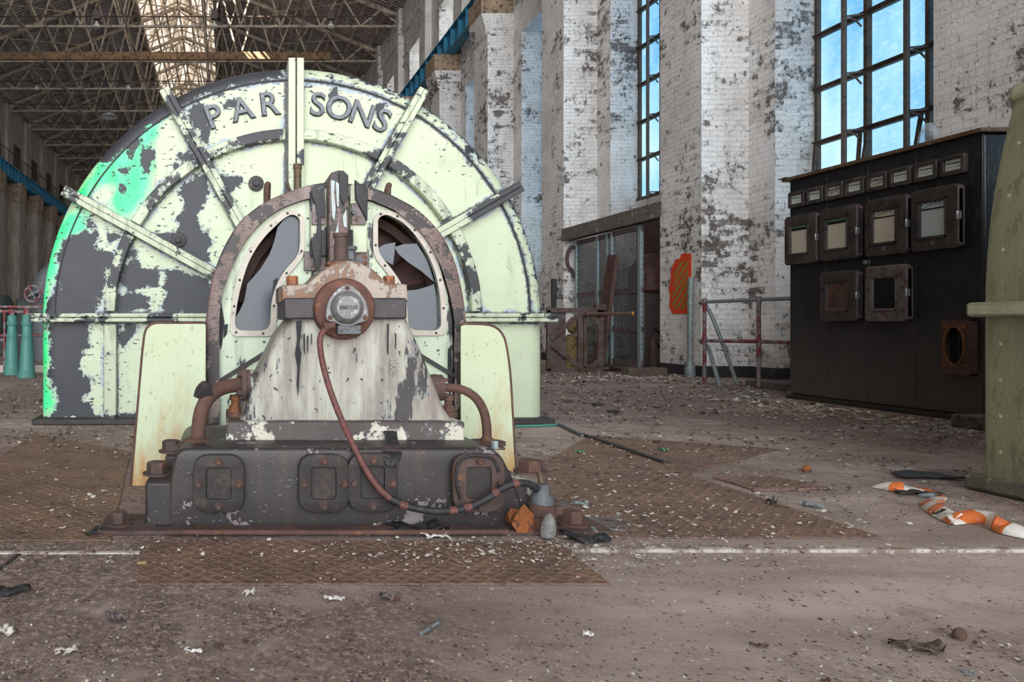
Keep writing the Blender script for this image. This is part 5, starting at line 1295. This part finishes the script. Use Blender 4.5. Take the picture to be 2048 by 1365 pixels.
scrap(498, 1290, .03, .012, 27, 'rust_dark', 'rust_flake', 'brown rust flake in line with the first inspection cover', 'flake', .008)
scrap(385, 1308, .04, .012, 28, 'tape_white', 'paint_scrap', 'thin pinkish paint sliver beside the dark brown rust flake', 'scrap', .008)
scrap(1545, 1012, .03, .03, 29, 'dark_iron', 'rust_flake', 'small dark lump on the right checker plate', 'flake', .03)
scrap(1175, 1277, .02, .02, 30, 'tape_white', 'paint_scrap', 'small white scrap on the front floor below the front plate corner', 'scrap', .015)
a = G(281, 1135); o = MB().cyl(a+Vector((-.012,0,.012)), a+Vector((.018,.008,.012)), .006, n=10).build('cigarette_butt', 'ochre_iron'); tag(o, 'orange cigarette butt at the left edge of the front checker plate', 'cigarette butt')
# spent bolt, washers, loose bolts
a, e = G(842, 1268, .008), G(878, 1245, .008); t = thing('loose_bolt', (a.x, a.y, 0), 'grey bolt with nut lying on the front floor', 'bolt')
d = (e-a).normalized(); MB().cyl(a, e, .0042, n=12).build('shank', 'galvanised', t); MB().lathe(e-d*.008, d, [(0,.009),(.007,.009)], 6).build('head', 'grey_lead', t); MB().lathe(a.lerp(e,.38), d, [(0,.009),(.007,.009)], 6).build('nut', 'grey_lead', t)
def lbolt(p0, p1, label, mat='galvanised'):
    a, e = G(*p0, .012), G(*p1, .012); d = (e-a).normalized(); t = thing('loose_bolt', (a.x, a.y, 0), label, 'bolt')
    MB().cyl(a, e, .009, n=12).build('shank', mat, t); MB().lathe(a-d*.008, d, [(0,.014),(.01,.014)], 6).build('head', 'grey_lead', t)
lbolt((1150,1006),(1178,1010), 'pale loose bolt on the right checker plate near the base')
lbolt((1612,1008),(1645,1014), 'loose bolt on the floor left of the striped tape')
lbolt((1865,990),(1840,992), 'loose bolt beside the far end of the striped tape')
lbolt((1186,1060),(1192,1066), 'short bright bolt beside the loose grey plate')
a = G(1935, 1347, .001); o = MB().plate_x([(0,0)], [], 0, 0) if False else MB().lathe(a, (0,0,1), [(0,.011),(.003,.011),(.003,.005),(0,.005),(0,.011)], 24, False).build('washer', 'galvanised'); tag(o, 'steel washer on the front floor at bottom right', 'washer')
a = G(1918, 1278, .001); o = MB().lump((a.x, a.y, .012), .014, .012, .02, 31, .3, 2).build('rust_lump', 'rust'); tag(o, 'small brown rust lump on the front floor at far right', 'rust lump')
a = G(1615, 944, .001); o = MB().lump((a.x, a.y, .012), .022, .02, .02, 32, .3, 2).build('rust_lump', 'rust_orange'); tag(o, 'tiny orange rust lump behind the small raised plate', 'rust lump')
a = G(1225, 826, .001); o = MB().lump((a.x, a.y, .012), .06, .04, .025, 33, .3, 2).build('rubber_lump', 'dark_iron'); tag(o, 'dark lump on the floor between the casing and the guard rail', 'lump')
a = G(1197, 812, .001); o = MB().lump((a.x, a.y, .012), .07, .03, .02, 34, .3, 2).build('rubber_lump', 'dark_iron'); tag(o, 'flatter dark lump on the floor just behind the other dark lump', 'lump')
# black rubber flap hanging over the pedestal foot
t = MB(); g = []
rnd = random.Random(3)
for i in range(9):
    y = 862+i*9; r = []
    for j in range(5): r.append(P(766+j*8+4*math.sin(i*.9+j)+(i > 4)*4, y+rnd.uniform(-2,2), (3.015,2.995,2.97,2.92,2.875,2.80,2.782,2.775,2.77)[i]+.006*math.sin(j*2+i)))
    g.append(r)
o = t.sheet(g).build('rubber_flap', 'black_rubber'); s = o.modifiers.new('thick', 'SOLIDIFY'); s.thickness = .004; s.offset = 0; o.modifiers.new('sub', 'SUBSURF').render_levels = 2
tag(o, 'torn black rubber flap hanging over the edge of the pedestal foot', 'rubber flap')

# striped barrier tape lying twisted on the floor
ctr = [(1742,976),(1775,983),(1812,988),(1845,988),(1858,996),(1850,1004),(1836,1010),(1852,1026),(1880,1042),(1905,1052),(1935,1050),(1965,1050),(1985,1064),(2010,1072),(2060,1082),(2120,1090)]
path = catmull([G(*p) for p in ctr], 8); n = len(path); vs = []; L = 0; uv = []
for i, p in enumerate(path):
    t_ = (path[min(i+1, n-1)]-path[max(i-1, 0)]).normalized(); sd = Vector((-t_.y, t_.x, 0)); q_ = i/(n-1)
    tw = .25+.45*math.sin(q_*17)+(.75 if .55 < q_ < .8 else .1); wv = sd*math.cos(tw)+Vector((0,0,1))*abs(math.sin(tw))
    L += (p-path[i-1]).length if i else 0
    base = p+Vector((0,0,.004)); vs += [base, base+wv*.03, base+wv*.06+t_*.01]; uv.append(L)
m = MB(); m.sheet([vs[3*i:3*i+3] for i in range(n)]); o = m.build('barrier_tape', 'tape_stripes', None, weld=False)
ul = o.data.uv_layers.new(name='UVMap')
for lp_ in o.data.loops: vi = lp_.vertex_index; ul.data[lp_.index].uv = (uv[vi//3], (vi % 3)/2*.3)
s = o.modifiers.new('thick', 'SOLIDIFY'); s.thickness = .0015
tag(o, 'orange and white striped barrier tape twisted on the floor at right', 'tape')
k = int(n*.50); a = vs[3*k+1]; nn = (Vector(vs[3*k+2])-Vector(vs[3*k])).normalized(); tt = (path[k+1]-path[k-1]).normalized()
nrm = tt.cross(nn); nrm = nrm if nrm.z > 0 else -nrm
MB().text('ka', .05, Vector(a)+nrm*.003, .001, nn, -tt if True else tt, .001).build('printed_letters', 'dial_ink', o)

# flakes of paint and rust strewn over the floor: nobody could count them
def flakes(name, mat, N, seed, fn, smin, smax, label):
    rnd = random.Random(seed); m = MB(); k = 0
    while k < N:
        x, y, ok = fn(rnd)
        if not ok: continue
        s = (smin+(smax-smin)*rnd.random()**3)*max(.7, min(3.6, (y-.9)/2.0)); a = rnd.random()*6.28; as_ = rnd.uniform(.3, .9)
        u = Vector((math.cos(a), math.sin(a), rnd.uniform(-.3,.3)))*s; v = Vector((-math.sin(a), math.cos(a), rnd.uniform(-.3,.3)))*s*as_
        c_ = Vector((x, y, .012 if y < 4.5 else .01)); cu = Vector((0,0,s*rnd.uniform(.15,.5)))
        m.add([c_-u-v*.6+cu, c_-v, c_+u*.9-v*.3+cu*.8, c_+u*.5+v, c_-u*.7+v*.8+cu*.3], [(0,1,2,3,4)]); k += 1
    o = m.build(name, mat, None, weld=False); tag(o, label, 'debris', None, 'stuff')
def inbase(x, y): return (-.5 < x < 1.3 and 2.72 < y < 9) or (-1.5 < x < 2.65 and y > 5.75) or (x > 3.5 and y < 3.6) or (x > 6.0 and 5.8 < y < 8) or x > 7.2
def spread(rnd):
    y = 1.6+10.5*rnd.random()**1.5; x = rnd.uniform(-.36*y-.2, 1.15*y)
    k = .25+.75*(math.sin(x*2.1+1.3*math.sin(y*1.7))*math.sin(y*2.3+x) > 0)
    return x, y, (not inbase(x, y)) and rnd.random() < k
def near(cx_, cy_, sx, sy_): return lambda rnd: (lambda x, y: (x, y, not inbase(x, y)))(rnd.gauss(cx_, sx), rnd.gauss(cy_, sy_))
flakes('paint_flakes', 'white_chip', 9000, 1, spread, .0014, .008, 'white paint flakes strewn over the whole floor')
def cl(rnd):
    q_ = rnd.random()
    if q_ < .30: f_ = near(1.0, 2.52, .45, .10)
    elif q_ < .50: f_ = near(1.75, 2.9, .5, .25)
    elif q_ < .72: f_ = near(6.2, 10.9, 1.0, .55)
    elif q_ < .90: f_ = near(5.6, 6.6, .35, .9)
    else: f_ = near(-.55, 3.0, .25, .35)
    return f_(rnd)
flakes('paint_flakes', 'white_chip', 4200, 2, cl, .002, .013, 'white paint flakes heaped by the base block, wall foot and switchboard')
flakes('rust_flakes', 'brown_chip', 9000, 3, spread, .0015, .011, 'brown rust flakes and grit scattered over the floor')

SKY_BASE, ADDED_GLOW = .3, 6.9     # overcast sky; glow behind the camera added for light, hall end left open
# ================================================================== CAMERA, SKY, DAYLIGHT
cam = bpy.data.cameras.new('camera'); co = bpy.data.objects.new('camera', cam); COL.objects.link(co)
cam.sensor_width = 36; cam.lens = F/2048*36; cam.shift_x = (1024-VX)/2048; cam.shift_y = (VY-682.5)/2048; cam.clip_start = .05; cam.clip_end = 300
co.location = (0, 0, EYE); co.rotation_euler = (PI/2, 0, 0); SC.camera = co
wd = bpy.data.worlds.new('sky'); SC.world = wd; wd.use_nodes = True
bg = wd.node_tree.nodes['Background']; bg.inputs[0].default_value = (.93, .965, 1, 1); bg.inputs[1].default_value = 1.0
wt = wd.node_tree; tc = wt.nodes.new('ShaderNodeTexCoord'); vm = wt.nodes.new('ShaderNodeVectorMath'); vm.operation = 'DOT_PRODUCT'
sd = Vector((-.12, -1, .20)).normalized(); vm.inputs[1].default_value = sd; wt.links.new(tc.outputs['Generated'], vm.inputs[0])
mr = wt.nodes.new('ShaderNodeMapRange'); mr.interpolation_type = 'SMOOTHSTEP'; mr.inputs['From Min'].default_value = .72; mr.inputs['From Max'].default_value = 1.0
mr.inputs['To Min'].default_value = SKY_BASE; mr.inputs['To Max'].default_value = ADDED_GLOW
wt.links.new(vm.outputs['Value'], mr.inputs['Value']); wt.links.new(mr.outputs[0], bg.inputs[1])
sun = bpy.data.lights.new('sun', 'SUN'); sun.energy = 140; sun.color = (1, .86, .66); sun.angle = .009; so = bpy.data.objects.new('sun', sun); COL.objects.link(so)
so.rotation_euler = Vector((.62, .13, -.785)).to_track_quat('-Z', 'Y').to_euler(); so.location = (-20, 36, 40)
SC.view_settings.view_transform = 'Standard'; SC.view_settings.look = 'None'; SC.view_settings.gamma = 1; SC.view_settings.use_curve_mapping = False
SC.view_settings.exposure = 0.0
SC.cycles.use_denoising = True
SC.cycles.max_bounces = 6; SC.cycles.diffuse_bounces = 4; SC.cycles.glossy_bounces = 3; SC.cycles.transparent_max_bounces = 8; SC.cycles.transmission_bounces = 3
SC.cycles.sample_clamp_indirect = 6
